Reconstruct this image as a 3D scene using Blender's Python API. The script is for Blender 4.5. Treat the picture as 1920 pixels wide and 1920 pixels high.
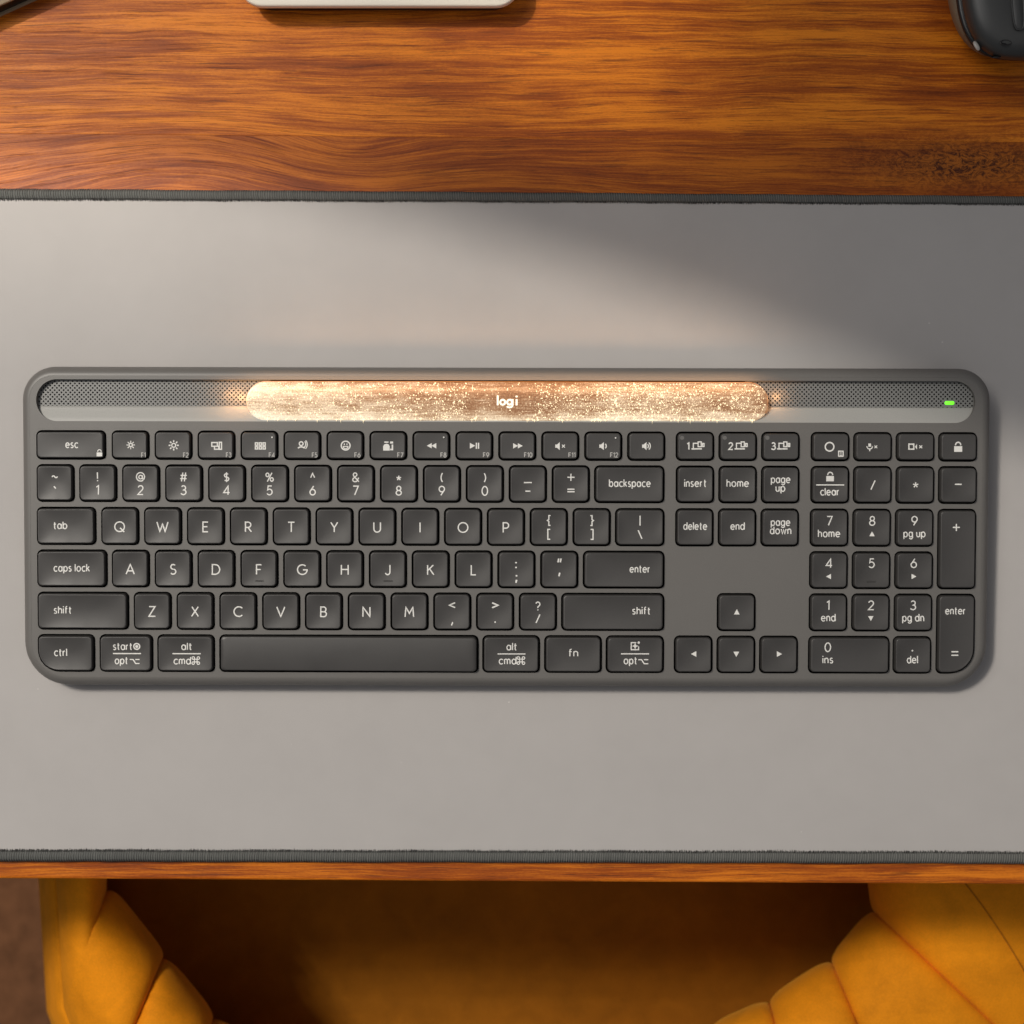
import bpy, bmesh, math, random
from mathutils import Vector, Matrix
random.seed(7)
R = math.radians
for o in list(bpy.data.objects): bpy.data.objects.remove(o)
scene = bpy.context.scene
col = scene.collection

# ---------------------------------------------------------------- camera, light, exposure
S0 = 0.00024           # metres per photo pixel on the mat surface (z = 0)
D = 0.70               # camera height over the mat
def P(px, py, z=0.0):
    k = S0*(D-z)/D
    return Vector(((px-960)*k, (960-py)*k, z))

cam = bpy.data.cameras.new('camera'); camo = bpy.data.objects.new('camera', cam); col.objects.link(camo)
camo.location = (0, 0, D); camo.rotation_euler = (0, 0, 0)
cam.sensor_width = 36; cam.angle = 2*math.atan(960*S0/D)
cam.clip_start = 0.02; cam.clip_end = 20
cam.dof.use_dof = True; cam.dof.focus_distance = D-0.016; cam.dof.aperture_fstop = 13
scene.camera = camo
scene.view_settings.view_transform = 'Standard'; scene.view_settings.look = 'None'
scene.view_settings.exposure = 0; scene.view_settings.gamma = 1

w = bpy.data.worlds.new('World'); scene.world = w; w.use_nodes = True
bg = w.node_tree.nodes['Background']; bg.inputs[0].default_value = (0.86, 0.9, 1.0, 1); bg.inputs[1].default_value = 0.13

def aim(o, target):
    o.rotation_euler = (Vector(target)-o.location).to_track_quat('-Z', 'Y').to_euler()
def spot(name, loc, target, power, angle, blend, size, color=(1, .93, .83)):
    l = bpy.data.lights.new(name, 'SPOT'); l.energy = power; l.spot_size = R(angle); l.spot_blend = blend
    l.shadow_soft_size = size; l.color = color
    o = bpy.data.objects.new(name, l); col.objects.link(o); o.location = loc; aim(o, target); return o
def area(name, loc, target, power, sx, sy, color=(1, 1, 1)):
    l = bpy.data.lights.new(name, 'AREA'); l.energy = power; l.shape = 'RECTANGLE'; l.size = sx; l.size_y = sy; l.color = color
    o = bpy.data.objects.new(name, l); col.objects.link(o); o.location = loc; aim(o, target); return o

LDIR = Vector((-0.55, 0.36, 1.0)).normalized()
MID = P(1330, 568)
# main lamp: the rim of its cone crosses the mat from its upper middle to the right
nrm = Vector((-0.287, -0.957, 0))
for dx, dy in [(.16*math.sqrt((q+.5)/16)*math.cos(q*2.4), .16*math.sqrt((q+.5)/16)*math.sin(q*2.4)) for q in range(16)]:      # a cluster of sixteen small lamps
    LP = MID + nrm*0.10 + LDIR*2.3 + Vector((dx, dy, 0))
    AIMP = MID + nrm*1.10
    ang = (AIMP-LP).angle(MID-LP)
    spot('main_lamp', LP, AIMP, 9.0, math.degrees(ang)*2, 0.012, 0.018)
# added spot: lights the wood at the upper left, fading to the right
spot('wood_fill', P(300, 0)+LDIR*2.2, P(-60, -360), 98, 11.6, 0.35, 0.05, (1, .9, .76))
spot('wood_patch_fill', P(1200, -100)+LDIR*2.2, P(1080, 10), 90, 3.7, 0.8, 0.03, (1, .88, .7))  # added spot for a small bright patch on the back wood
area('left_fill', (-1.0, 0.75, 1.9), (0, 0.05, 0), 14, 1.1, 0.9, (1, .97, .93))  # added soft fill from the upper left, also gives the sheen
area('overhead_fill', (0.5, -0.3, 2.4), (0, 0, 0), 4.5, 1.6, 1.6, (1, .95, .9))  # added overhead fill for general ambient light

# ---------------------------------------------------------------- helpers
class NT:
    def __init__(self, name):
        self.m = bpy.data.materials.new(name); self.m.use_nodes = True
        self.t = self.m.node_tree; self.b = self.t.nodes['Principled BSDF']
    def n(self, typ, **kw):
        nd = self.t.nodes.new(typ)
        for k, v in kw.items(): setattr(nd, k, v)
        return nd
    def set(self, sock, v):
        if hasattr(v, 'is_output') or isinstance(v, bpy.types.NodeSocket): self.t.links.new(v, sock)
        else: sock.default_value = v
    def math(self, op, a, b=None, c=None, clamp=False):
        nd = self.n('ShaderNodeMath', operation=op, use_clamp=clamp)
        self.set(nd.inputs[0], a)
        if b is not None: self.set(nd.inputs[1], b)
        if c is not None: self.set(nd.inputs[2], c)
        return nd.outputs[0]
    def comb(self, x, y, z=0.0):
        nd = self.n('ShaderNodeCombineXYZ'); self.set(nd.inputs[0], x); self.set(nd.inputs[1], y); self.set(nd.inputs[2], z); return nd.outputs[0]
    def noise(self, vec, scale=1, detail=2, rough=.5, dist=0):
        nd = self.n('ShaderNodeTexNoise'); self.set(nd.inputs['Vector'], vec)
        nd.inputs['Scale'].default_value = scale; nd.inputs['Detail'].default_value = detail
        nd.inputs['Roughness'].default_value = rough; nd.inputs['Distortion'].default_value = dist
        return nd.outputs['Fac']
    def ramp(self, fac, stops, interp='LINEAR'):
        nd = self.n('ShaderNodeValToRGB'); nd.color_ramp.interpolation = interp
        e = nd.color_ramp.elements
        while len(e) < len(stops): e.new(.5)
        for i, (p, c) in enumerate(stops):
            e[i].position = p; e[i].color = (*c, 1) if len(c) == 3 else c
        self.set(nd.inputs[0], fac); return nd.outputs[0]
    def mix(self, fac, a, b, mode='MIX'):
        nd = self.n('ShaderNodeMix', data_type='RGBA', blend_type=mode)
        self.set(nd.inputs[0], fac)
        for s, v in ((nd.inputs[6], a), (nd.inputs[7], b)):
            if isinstance(v, tuple): s.default_value = (*v, 1) if len(v) == 3 else v
            else: self.set(s, v)
        return nd.outputs[2]
    def px(self):
        c = self.n('ShaderNodeTexCoord'); s = self.n('ShaderNodeSeparateXYZ'); self.t.links.new(c.outputs['Object'], s.inputs[0])
        x = self.math('MULTIPLY_ADD', s.outputs[0], 1/S0, 960.0)
        y = self.math('MULTIPLY_ADD', s.outputs[1], -1/S0, 960.0)
        return x, y, s.outputs[2]
    def bump(self, h, strength=.3, dist=.0002):
        nd = self.n('ShaderNodeBump'); nd.inputs['Strength'].default_value = strength; nd.inputs['Distance'].default_value = dist
        self.set(nd.inputs['Height'], h); self.t.links.new(nd.outputs[0], self.b.inputs['Normal'])

def plastic(name, c, rough=.5, spec=.5, grain=.04, gscale=2500, bump=.05):
    t = NT(name)
    co = t.n('ShaderNodeTexCoord').outputs['Object']
    f = t.noise(co, gscale, 2, .6)
    g = t.noise(co, 28, 3, .6)
    f2 = t.math('ADD', t.math('MULTIPLY', f, .7), t.math('MULTIPLY', g, .3))
    lo = tuple(v*(1-grain*2) for v in c); hi = tuple(v*(1+grain*2) for v in c)
    t.set(t.b.inputs['Base Color'], t.ramp(f2, [(.3, lo), (.7, hi)]))
    t.b.inputs['Roughness'].default_value = rough; t.b.inputs['Specular IOR Level'].default_value = spec
    if bump: t.bump(f, bump, .00005)
    return t.m

M = {}
M['body'] = plastic('graphite_plastic', (.120, .114, .107), .46, .5)
M['key'] = plastic('charcoal_key_plastic', (.041, .0388, .0375), .42, .5, .05)
def key_wear(m):
    nt = m.node_tree; b = nt.nodes['Principled BSDF']; co = nt.nodes.new('ShaderNodeTexCoord'); nz = nt.nodes.new('ShaderNodeTexNoise')
    nz.inputs['Scale'].default_value = 95; nz.inputs['Detail'].default_value = 4; nt.links.new(co.outputs['Object'], nz.inputs['Vector'])
    mr = nt.nodes.new('ShaderNodeMapRange'); mr.inputs['From Min'].default_value = .3; mr.inputs['From Max'].default_value = .7
    mr.inputs['To Min'].default_value = .40; mr.inputs['To Max'].default_value = .52
    nt.links.new(nz.outputs['Fac'], mr.inputs['Value']); nt.links.new(mr.outputs[0], b.inputs['Roughness'])
key_wear(M['key'])
M['well'] = plastic('black_well', (.006, .006, .006), .8, .1, .02)
M['grille'] = plastic('grey_grille_metal', (.175, .176, .17), .42, .5, .03)
M['ledge'] = plastic('light_satin_ledge', (.31, .308, .292), .5, .4, .02)
M['ink'] = plastic('pale_key_print', (.70, .69, .66), .6, .2, .02, bump=0)
M['ink_dim'] = plastic('dim_key_print', (.42, .41, .39), .6, .2, .02, bump=0)
M['rubber'] = plastic('black_rubber', (.02, .02, .02), .8, .2)
M['dark'] = plastic('dark_plastic', (.012, .011, .011), .35, .5)
M['white'] = plastic('cream_white_metal', (.92, .86, .75), .45, .4, .01)
M['tan'] = plastic('tan_leather', (.30, .22, .14), .6, .3, .08)
M['cup'] = plastic('charcoal_headphone_shell', (.038, .039, .038), .42, .5)
M['cushion'] = plastic('taupe_leatherette', (.20, .15, .10), .55, .4, .06)
M['silver'] = plastic('silver_trim', (.45, .42, .38), .3, .6)

def emis(name, c, s):
    t = NT(name); t.b.inputs['Base Color'].default_value = (*[v*.5 for v in c], 1)
    t.b.inputs['Emission Color'].default_value = (*c, 1); t.b.inputs['Emission Strength'].default_value = s
    return t.m
M['green'] = emis('green_led', (.16, 1, .03), 1.3)
M['glow'] = emis('amber_spill_glow', (.8, .26, .06), 1.2)
M['flake_flare'] = emis('gold_glitter_flares', (1, .82, .52), 1.25)
M['logo'] = emis('lit_logo', (1, .90, .70), 1.0)

def wood_mat():
    t = NT('oiled_teak'); x, y, z = t.px()
    def gauss(x0, y0, sx, sy):
        dx = t.math('MULTIPLY', t.math('SUBTRACT', x, x0), 1/sx); dy = t.math('MULTIPLY', t.math('SUBTRACT', y, y0), 1/sy)
        r = t.math('ADD', t.math('MULTIPLY', dx, dx), t.math('MULTIPLY', dy, dy))
        return t.math('POWER', 2.718, t.math('MULTIPLY', r, -1.0))
    oc_ = t.n('ShaderNodeSeparateColor'); t.t.links.new(t.n('ShaderNodeObjectInfo').outputs['Color'], oc_.inputs[0]); oi = oc_.outputs[0]
    seed = t.math('MULTIPLY', oc_.outputs[1], 900.0)
    wob = t.math('MULTIPLY', t.math('SUBTRACT', t.noise(t.comb(t.math('MULTIPLY', x, 1/420), t.math('MULTIPLY', y, 1/130), seed), 1, 3, .55), .5), 34.0)
    y1 = t.math('ADD', y, wob)
    y1 = t.math('ADD', y1, t.math('MULTIPLY', gauss(330, 330, 280, 110), 70.0))
    y1 = t.math('ADD', y1, t.math('MULTIPLY', t.math('MULTIPLY', gauss(640, 275, 150, 60), t.math('GREATER_THAN', y, 252.0)), -45.0))
    y1 = t.math('ADD', y1, t.math('MULTIPLY', t.math('MULTIPLY', gauss(950, 400, 220, 80), t.math('GREATER_THAN', y, 252.0)), 60.0))
    xs = t.math('MULTIPLY', x, 1.0)
    broad = t.noise(t.comb(t.math('MULTIPLY', xs, 1/900), t.math('MULTIPLY', y1, 1/26), seed), 1, 3, .6)
    mid = t.noise(t.comb(t.math('MULTIPLY', xs, 1/260), t.math('MULTIPLY', y1, 1/6.0), seed), 1, 5, .62)
    fine = t.noise(t.comb(t.math('MULTIPLY', xs, 1/90), t.math('MULTIPLY', y1, 1/1.9), seed), 1, 4, .7)
    spk = t.noise(t.comb(t.math('MULTIPLY', xs, 1/7), t.math('MULTIPLY', y1, 1/2.5), 3.0), 1, 3, .6)
    cloud = t.noise(t.comb(t.math('MULTIPLY', xs, 1/330), t.math('MULTIPLY', y1, 1/90), t.math('ADD', seed, 5.0)), 1, 3, .6)
    v = t.math('ADD', t.math('MULTIPLY', broad, .30), t.math('MULTIPLY', mid, .22))
    v = t.math('ADD', v, t.math('MULTIPLY', fine, .26))
    v = t.math('ADD', v, t.math('MULTIPLY', spk, .08))
    v = t.math('ADD', v, t.math('MULTIPLY', cloud, .26))
    c = t.ramp(v, [(.40, (.115, .0175, .0010)), (.455, (.215, .040, .0018)), (.53, (.40, .086, .0028)), (.62, (.80, .235, .010))])
    # long dark pores following the grain
    pn = t.noise(t.comb(t.math('MULTIPLY', xs, 1/150), t.math('MULTIPLY', y1, 1/5.2), t.math('ADD', seed, 11.0)), 1, 4, .7)
    pore = t.ramp(pn, [(.57, (0, 0, 0)), (.63, (1, 1, 1))])
    c = t.mix(t.math('MULTIPLY', pore, .55), c, (.075, .014, .003))
    pn2 = t.noise(t.comb(t.math('MULTIPLY', xs, 1/34), t.math('MULTIPLY', y1, 1/3.0), t.math('ADD', seed, 21.0)), 1, 3, .7)
    pore2 = t.ramp(pn2, [(.58, (0, 0, 0)), (.70, (1, 1, 1))])
    c = t.mix(t.math('MULTIPLY', pore2, .33), c, (.09, .02, .004))
    # figured swirls and a burl
    swirl = t.math('MULTIPLY', gauss(1820, 305, 210, 48), 1.0)
    bn = t.noise(t.comb(t.math('MULTIPLY', xs, 1/26), t.math('MULTIPLY', y, 1/15), 4.0), 1, 7, .8, 2.2)
    burl = t.ramp(bn, [(.44, (.05, .008, .002)), (.56, (.55, .17, .014))])
    c = t.mix(swirl, c, burl)
    # warm darker plank tone changes with each plank
    c = t.mix(1.0, c, t.mix(oi, (1.0, 1.0, 1.0), (.42, .30, .22)), 'MULTIPLY')
    t.set(t.b.inputs['Base Color'], c)
    t.set(t.b.inputs['Roughness'], t.math('MULTIPLY_ADD', mid, -.25, .60))
    t.b.inputs['Specular IOR Level'].default_value = .24
    t.bump(t.math('SUBTRACT', t.math('ADD', t.math('MULTIPLY', fine, .5), t.math('MULTIPLY', mid, .5)), t.math('MULTIPLY', pore, .5)), .3, .0002)
    return t.m
M['wood'] = wood_mat()

def mat_fabric():
    t = NT('grey_felt'); x, y, z = t.px()
    v = t.comb(x, y, 0.0)
    f = t.noise(v, .9, 2, .7); g = t.noise(v, .006, 3, .5); h = t.noise(v, .03, 4, .6)
    s = t.math('ADD', t.math('MULTIPLY', f, .70), t.math('ADD', t.math('MULTIPLY', g, .2), t.math('MULTIPLY', h, .1)))
    c = t.ramp(s, [(.36, (.362, .344, .334)), (.64, (.425, .405, .393))])
    n = t.n('ShaderNodeTexVoronoi'); t.set(n.inputs['Vector'], v); n.inputs['Scale'].default_value = .012
    lint = t.math('LESS_THAN', n.outputs['Distance'], .016)
    c = t.mix(t.math('MULTIPLY', lint, .5), c, (.75, .74, .70))
    t.set(t.b.inputs['Base Color'], c); t.b.inputs['Roughness'].default_value = .78
    t.b.inputs['Specular IOR Level'].default_value = .35
    t.b.inputs['Sheen Weight'].default_value = .12
    t.bump(f, .25, .0001); return t.m
M['felt'] = mat_fabric()
M['border'] = plastic('dark_grey_edge_binding', (.10, .102, .097), .85, .2, .12, 3500, .3)
M['thread'] = plastic('charcoal_thread', (.165, .165, .155), .8, .2, .15, 4000, 0)
M['thread_dark'] = plastic('black_thread', (.03, .028, .027), .85, .2, .1, 4000, 0)

def velvet(name, c):
    t = NT(name); co = t.n('ShaderNodeTexCoord').outputs['Object']
    f = t.noise(co, 900, 3, .7); g = t.noise(co, 14, 4, .6); h = t.noise(co, 45, 3, .6, .6)
    s = t.math('ADD', t.math('MULTIPLY', f, .25), t.math('ADD', t.math('MULTIPLY', g, .45), t.math('MULTIPLY', h, .3)))
    t.set(t.b.inputs['Base Color'], t.ramp(s, [(.36, tuple(v*.72 for v in c)), (.64, tuple(v*1.2 for v in c))]))
    t.b.inputs['Roughness'].default_value = .8; t.b.inputs['Specular IOR Level'].default_value = .15
    t.b.inputs['Sheen Weight'].default_value = .25; t.b.inputs['Sheen Roughness'].default_value = .4
    t.b.inputs['Sheen Tint'].default_value = (1, .55, .1, 1)
    t.bump(f, .35, .0006); return t.m
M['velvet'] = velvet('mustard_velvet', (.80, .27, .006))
M['seat'] = velvet('shaded_mustard_seat_velvet', (.32, .115, .006))  # the chair's velvet darkened, shade over the seat put into its colour
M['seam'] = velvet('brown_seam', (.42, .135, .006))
M['floor'] = plastic('brown_carpet', (.17, .075, .035), .9, .1, .12, 60, 0)

def bar_mat():
    t = NT('champagne_light_panel')
    co = t.n('ShaderNodeTexCoord').outputs['Object']; s = t.n('ShaderNodeSeparateXYZ'); t.t.links.new(co, s.inputs[0])
    x = t.math('MULTIPLY', s.outputs[0], 1/S0); y = t.math('MULTIPLY', s.outputs[1], 1/S0)   # x: -498 .. 480
    streak = t.noise(t.comb(t.math('MULTIPLY', x, 1/60), t.math('MULTIPLY', y, 1/3.2), 0.0), 1, 4, .65)
    spark = t.noise(t.comb(t.math('MULTIPLY', x, 1/3.2), t.math('MULTIPLY', y, 1/3.0), 0.0), 1, 3, .75)
    cloud = t.noise(t.comb(t.math('MULTIPLY', x, 1/60), t.math('MULTIPLY', y, 1/26), 2.0), 1, 3, .6)
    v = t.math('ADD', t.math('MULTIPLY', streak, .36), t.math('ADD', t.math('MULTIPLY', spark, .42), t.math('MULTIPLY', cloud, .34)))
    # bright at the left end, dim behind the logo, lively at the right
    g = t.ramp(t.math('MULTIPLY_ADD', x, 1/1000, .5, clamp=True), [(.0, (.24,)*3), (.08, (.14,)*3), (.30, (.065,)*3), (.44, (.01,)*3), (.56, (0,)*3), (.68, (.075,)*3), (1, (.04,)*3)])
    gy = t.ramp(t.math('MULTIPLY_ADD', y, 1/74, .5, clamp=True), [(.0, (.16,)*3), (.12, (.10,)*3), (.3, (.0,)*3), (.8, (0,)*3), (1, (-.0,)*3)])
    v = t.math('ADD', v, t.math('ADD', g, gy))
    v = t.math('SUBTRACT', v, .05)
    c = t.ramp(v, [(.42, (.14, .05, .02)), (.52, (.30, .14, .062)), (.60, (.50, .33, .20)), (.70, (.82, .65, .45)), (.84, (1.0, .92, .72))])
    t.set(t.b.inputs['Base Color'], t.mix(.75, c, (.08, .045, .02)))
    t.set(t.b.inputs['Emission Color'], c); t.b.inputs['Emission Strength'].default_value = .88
    t.b.inputs['Roughness'].default_value = .3
    return t.m
M['bar'] = bar_mat()

def mesh(name, verts, faces, mat, parent=None, smooth=False, **props):
    me = bpy.data.meshes.new(name); me.from_pydata([tuple(v) for v in verts], [], faces); me.update()
    me.materials.append(mat)
    if smooth: me.polygons.foreach_set('use_smooth', [True]*len(me.polygons))
    o = bpy.data.objects.new(name, me); col.objects.link(o)
    if parent: o.parent = parent
    for k, v in props.items(): o[k] = v
    return o
def empty(name, loc, label, cat, group=None):
    o = bpy.data.objects.new(name, None); col.objects.link(o); o.location = loc; o['label'] = label; o['category'] = cat
    o.empty_display_size = .01
    if group: o['group'] = group
    return o

class Acc:
    def __init__(s): s.v = []; s.f = []
    def add(s, vs, fs):
        b = len(s.v); s.v += [tuple(v) for v in vs]; s.f += [tuple(i+b for i in f) for f in fs]
    def build(s, name, mat, parent=None, smooth=False, **k): return mesh(name, s.v, s.f, mat, parent, smooth, **k)

def rrect(x0, y0, x1, y1, r, inset=0.0, seg=6, step=None, rmin=1.0):
    """rounded rectangle in pixel coords (y down), r=(tl,tr,br,bl); counter-clockwise seen with y up"""
    if not isinstance(r, (tuple, list)): r = (r,)*4
    x0 += inset; y0 += inset; x1 -= inset; y1 -= inset
    r = [max(rmin, q-inset) for q in r]
    tl, tr, br, bl = r
    cs = [((x0+tl, y0+tl), tl, 90, 180), ((x0+bl, y1-bl), bl, 180, 270), ((x1-br, y1-br), br, 270, 360), ((x1-tr, y0+tr), tr, 0, 90)]
    out = []
    for (c, q, a0, a1) in cs:
        for i in range(seg+1):
            a = R(a0+(a1-a0)*i/seg); out.append((c[0]+q*math.cos(a), c[1]-q*math.sin(a)))
    if step:
        res = []; n = len(out); ns = []
        # the same number of subdivisions on each straight side, whatever the inset
        for i in range(n):
            a, b = out[i], out[(i+1) % n]; res.append(a)
            if (i+1) % (seg+1) == 0:
                side = (i+1)//(seg+1)-1
                k = step[side % 2 ^ 0]
                for j in range(1, k): res.append((a[0]+(b[0]-a[0])*j/k, a[1]+(b[1]-a[1])*j/k))
        out = res
    return out
def loft(rings, close=None, base=None, flip=False):
    """rings: list of equal-length point rings (3D); close: centre point closing the last ring; base True closes the first ring with an n-gon"""
    v = []; f = []; n = len(rings[0])
    for r in rings: v += r
    for k in range(len(rings)-1):
        for i in range(n):
            j = (i+1) % n
            f.append((k*n+i, k*n+j, (k+1)*n+j, (k+1)*n+i))
    if close is not None:
        v.append(close); c = len(v)-1; k = len(rings)-1
        for i in range(n): f.append((k*n+i, k*n+(i+1) % n, c))
    if base: f.append(tuple(range(n-1, -1, -1)))
    if flip: f = [tuple(reversed(q)) for q in f]
    return v, f

# ---------------------------------------------------------------- the setting: floor, desk
floor = mesh('floor', [(-3, -3, -.73), (3, -3, -.73), (3, 3, -.73), (-3, 3, -.73)], [(0, 1, 2, 3)], M['floor'], kind='structure')

desk = empty('desk', (0, 0, -.0035), 'reddish brown wooden desk of long horizontal planks under the grey mat', 'desk')
DZ = -.0035
def edge_y(x, a): return a[0]+(a[1]-a[0])*x/1920
plank_lines = [(-420, -410), (-150, -135), (246, 263), (590, 600), (980, 988), (1330, 1340), (1651, 1662)]
for i in range(len(plank_lines)-1):
    a, b = plank_lines[i], plank_lines[i+1]
    g = .02
    X0, X1 = -900, 2820
    c = [(X0, edge_y(X0, a)+g), (X0, edge_y(X0, b)-(g if i < len(plank_lines)-2 else 0)), (X1, edge_y(X1, b)-(g if i < len(plank_lines)-2 else 0)), (X1, edge_y(X1, a)+g)]
    front = i == len(plank_lines)-2
    be = 5 if front else .5
    bz = .0011 if front else .00006
    def ring(ins, z):
        q = [(c[0][0]+ins, c[0][1]+ins), (c[1][0]+ins, c[1][1]-ins), (c[2][0]-ins, c[2][1]-ins), (c[3][0]-ins, c[3][1]+ins)]
        out = []
        for (x, y) in q:
            p = P(x, y, 0); out.append((p.x, p.y, z))
        return out
    if front:
        rings = [ring(6, -.026), ring(0, -.022)]+[ring(be*(1-math.cos(R(t))), -bz*(1-math.sin(R(t)))) for t in (0, 25, 50, 70, 90)]
    else:
        rings = [ring(0, -.026), ring(0, -bz), ring(be, 0)]
    v, f = loft(rings, base=True); n4 = len(rings)*4
    f.append((n4-4, n4-3, n4-2, n4-1))
    pk = mesh('plank', v, f, M['wood'], desk); pk.color = ((.2, .05, .55, .4, .3, .35)[i], (.1, .37, .62, .2, .8, .48)[i], 0, 1)

# ---------------------------------------------------------------- desk mat with overlocked edge
mat = empty('desk_mat', (0, 0, 0), 'light grey felt desk mat with dark stitched edging under the keyboard', 'desk mat')
XM0, XM1 = -260, 2180
T_in, T_out = (372.5, 382.5), (353, 367)
B_in, B_out = (1595, 1599), (1616, 1620)
v = []
N = 24
for (a, z) in ((T_in, 0), (B_in, 0)):
    for x in (XM0, XM1): 
        p = P(x, edge_y(x, a)); v.append((p.x, p.y, 0.0))
for q in list(v): v.append((q[0], q[1], DZ+.0002))
mesh('felt_surface', v, [(0, 2, 3, 1), (4, 5, 7, 6), (0, 1, 5, 4), (2, 6, 7, 3), (0, 4, 6, 2), (1, 3, 7, 5)], M['felt'], mat)
def binding(inner, outer, sgn):
    a = Acc(); nx = 120; rows = []
    prof = [(-.10, -.0002), (0, .0004), (.15, .0009), (.4, .0012), (.65, .0010), (.88, 0), (1.0, -.0014), (.98, DZ+.0001)]
    vs = []
    for i in range(nx+1):
        x = XM0+(XM1-XM0)*i/nx
        yi, yo = edge_y(x, inner), edge_y(x, outer)
        wob = .6*math.sin(x*.021)+.4*math.sin(x*.063+1)
        for (t, z) in prof:
            p = P(x, yi+(yo-yi)*t+wob*.6); vs.append((p.x, p.y, z))
    m = len(prof); fs = []
    for i in range(nx):
        for j in range(m-1):
            q = (i*m+j, (i+1)*m+j, (i+1)*m+j+1, i*m+j+1); fs.append(q if sgn > 0 else tuple(reversed(q)))
    mesh('edge_binding', vs, fs, M['border'], mat, True)
    # threads wrapped over the binding, slanted, with teeth biting into felt
    a = Acc(); d = Acc(); x = XM0+3.0
    while x < XM1-3:
        yi, yo = edge_y(x, inner), edge_y(x, outer)
        wob = (.6*math.sin(x*.021)+.4*math.sin(x*.063+1))*.6
        pts = []
        sl = random.uniform(1.0, 2.6); j1 = random.uniform(-1.2, 1.2)
        for (t, z) in [(-.20+random.uniform(-.05, .06), .00012), (-.05, .0006), (.15, .0012), (.45, .0015), (.75, .0011), (.95, .0001)]:
            p = P(x+sl*(1-t)*1.0-1, yi+(yo-yi)*t+wob+j1*.0); pts.append(Vector((p.x, p.y, z)))
        wd = .00022*random.uniform(.8, 1.2)
        vs = []
        for p in pts: vs += [(p.x-wd, p.y, p.z-.0002), (p.x, p.y, p.z+.00012), (p.x+wd, p.y, p.z-.0002)]
        fs = []
        for k in range(len(pts)-1):
            for j in range(2):
                q = (k*3+j, (k+1)*3+j, (k+1)*3+j+1, k*3+j+1); fs.append(q if sgn > 0 else tuple(reversed(q)))
        a.add(vs, fs)
        for (t0, t1, zz) in ((-.13+random.uniform(-.06, .04), .04, .0010), (.90, 1.10, .0006)):
            p0 = P(x+sl+random.uniform(-.4, .4), yi+(yo-yi)*t0+wob); p1 = P(x+random.uniform(-.4, .4), yi+(yo-yi)*t1+wob)
            w2 = .00030*random.uniform(.6, 1.2)
            z0 = .0003 if t0 < 0 else .0004
            z1 = zz if t0 < 0 else -.0022
            d.add([(p0.x-w2, p0.y, z0), (p0.x+w2, p0.y, z0), (p1.x+w2, p1.y, z1), (p1.x-w2, p1.y, z1)], [(0, 1, 2, 3)])
        x += 4.45*random.uniform(.9, 1.1)
    a.build('stitching', M['thread'], mat, kind='stuff')
    d.build('stitch_teeth', M['thread_dark'], mat, kind='stuff')
binding(T_in, T_out, 1); binding(B_in, B_out, -1)

# ---------------------------------------------------------------- keyboard
T = .0130                       # height of the top plate over the keyboard's own base
ZC = .0030                      # lift of the base over the mat at the centre (wedge)
ZK = T+ZC
SK = S0*(D-ZK)/D
def nom(px, py, lift=0.0):
    k = 1-lift/(D-ZK)
    px = 960+(px-960)*k; py = 960+(py-960)*k
    x = 960+(px-960)/(1+1.28e-5*(985-py)); x -= .0023*(985-py); y = py-.0023*(px-960)
    return x, y
def K(x, y, z=T): return ((x-960)*SK, (985-y)*SK, z)

kb = empty('keyboard', (0, (960-985)*SK, ZC), 'full size graphite keyboard with dark keys and a glittering gold light bar', 'keyboard')
kb.rotation_euler = (R(2.1), 0, R(-.13))

BX0, BY0, BX1, BY1 = 39.5, 687, 1858, 1288
BR = (62, 60, 84, 84)
def bring(ins, z, seg=14): return [K(x, y, z) for x, y in rrect(BX0, BY0, BX1, BY1, BR, ins, seg)]
E = 17.5
prof = [(26, T-.0112), (14, T-.0108), (5, T-.0090), (1, T-.0068), (0, T-.0052)]
prof += [(E*(1-math.cos(R(a))), T-.0052*(1-math.sin(R(a)))) for a in (15, 30, 45, 58, 70, 80, 90)]
v, f = loft([bring(i, z) for i, z in prof], base=True)
mesh('case_rim', v, f, M['body'], kb, True)

def curve_plate(name, outlines, z_top, thick, mat, parent, bevel=.00012):
    cu = bpy.data.curves.new(name, 'CURVE'); cu.dimensions = '2D'; cu.fill_mode = 'BOTH'
    cu.extrude = thick/2-bevel; cu.bevel_depth = 0
    for o in outlines:
        sp = cu.splines.new('POLY'); sp.points.add(len(o)-1)
        for i, p in enumerate(o): sp.points[i].co = (p[0], p[1], 0, 1)
        sp.use_cyclic_u = True
    ob = bpy.data.objects.new(name, cu); col.objects.link(ob)
    dg = bpy.context.evaluated_depsgraph_get(); dg.update()
    me = bpy.data.meshes.new_from_object(ob.evaluated_get(dg))
    bpy.data.objects.remove(ob); bpy.data.curves.remove(cu)
    me.name = name; me.transform(Matrix.Translation((0, 0, z_top-thick/2)))
    me.materials.clear(); me.materials.append(mat)
    o = bpy.data.objects.new(name, me); col.objects.link(o); o.parent = parent; return o

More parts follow.
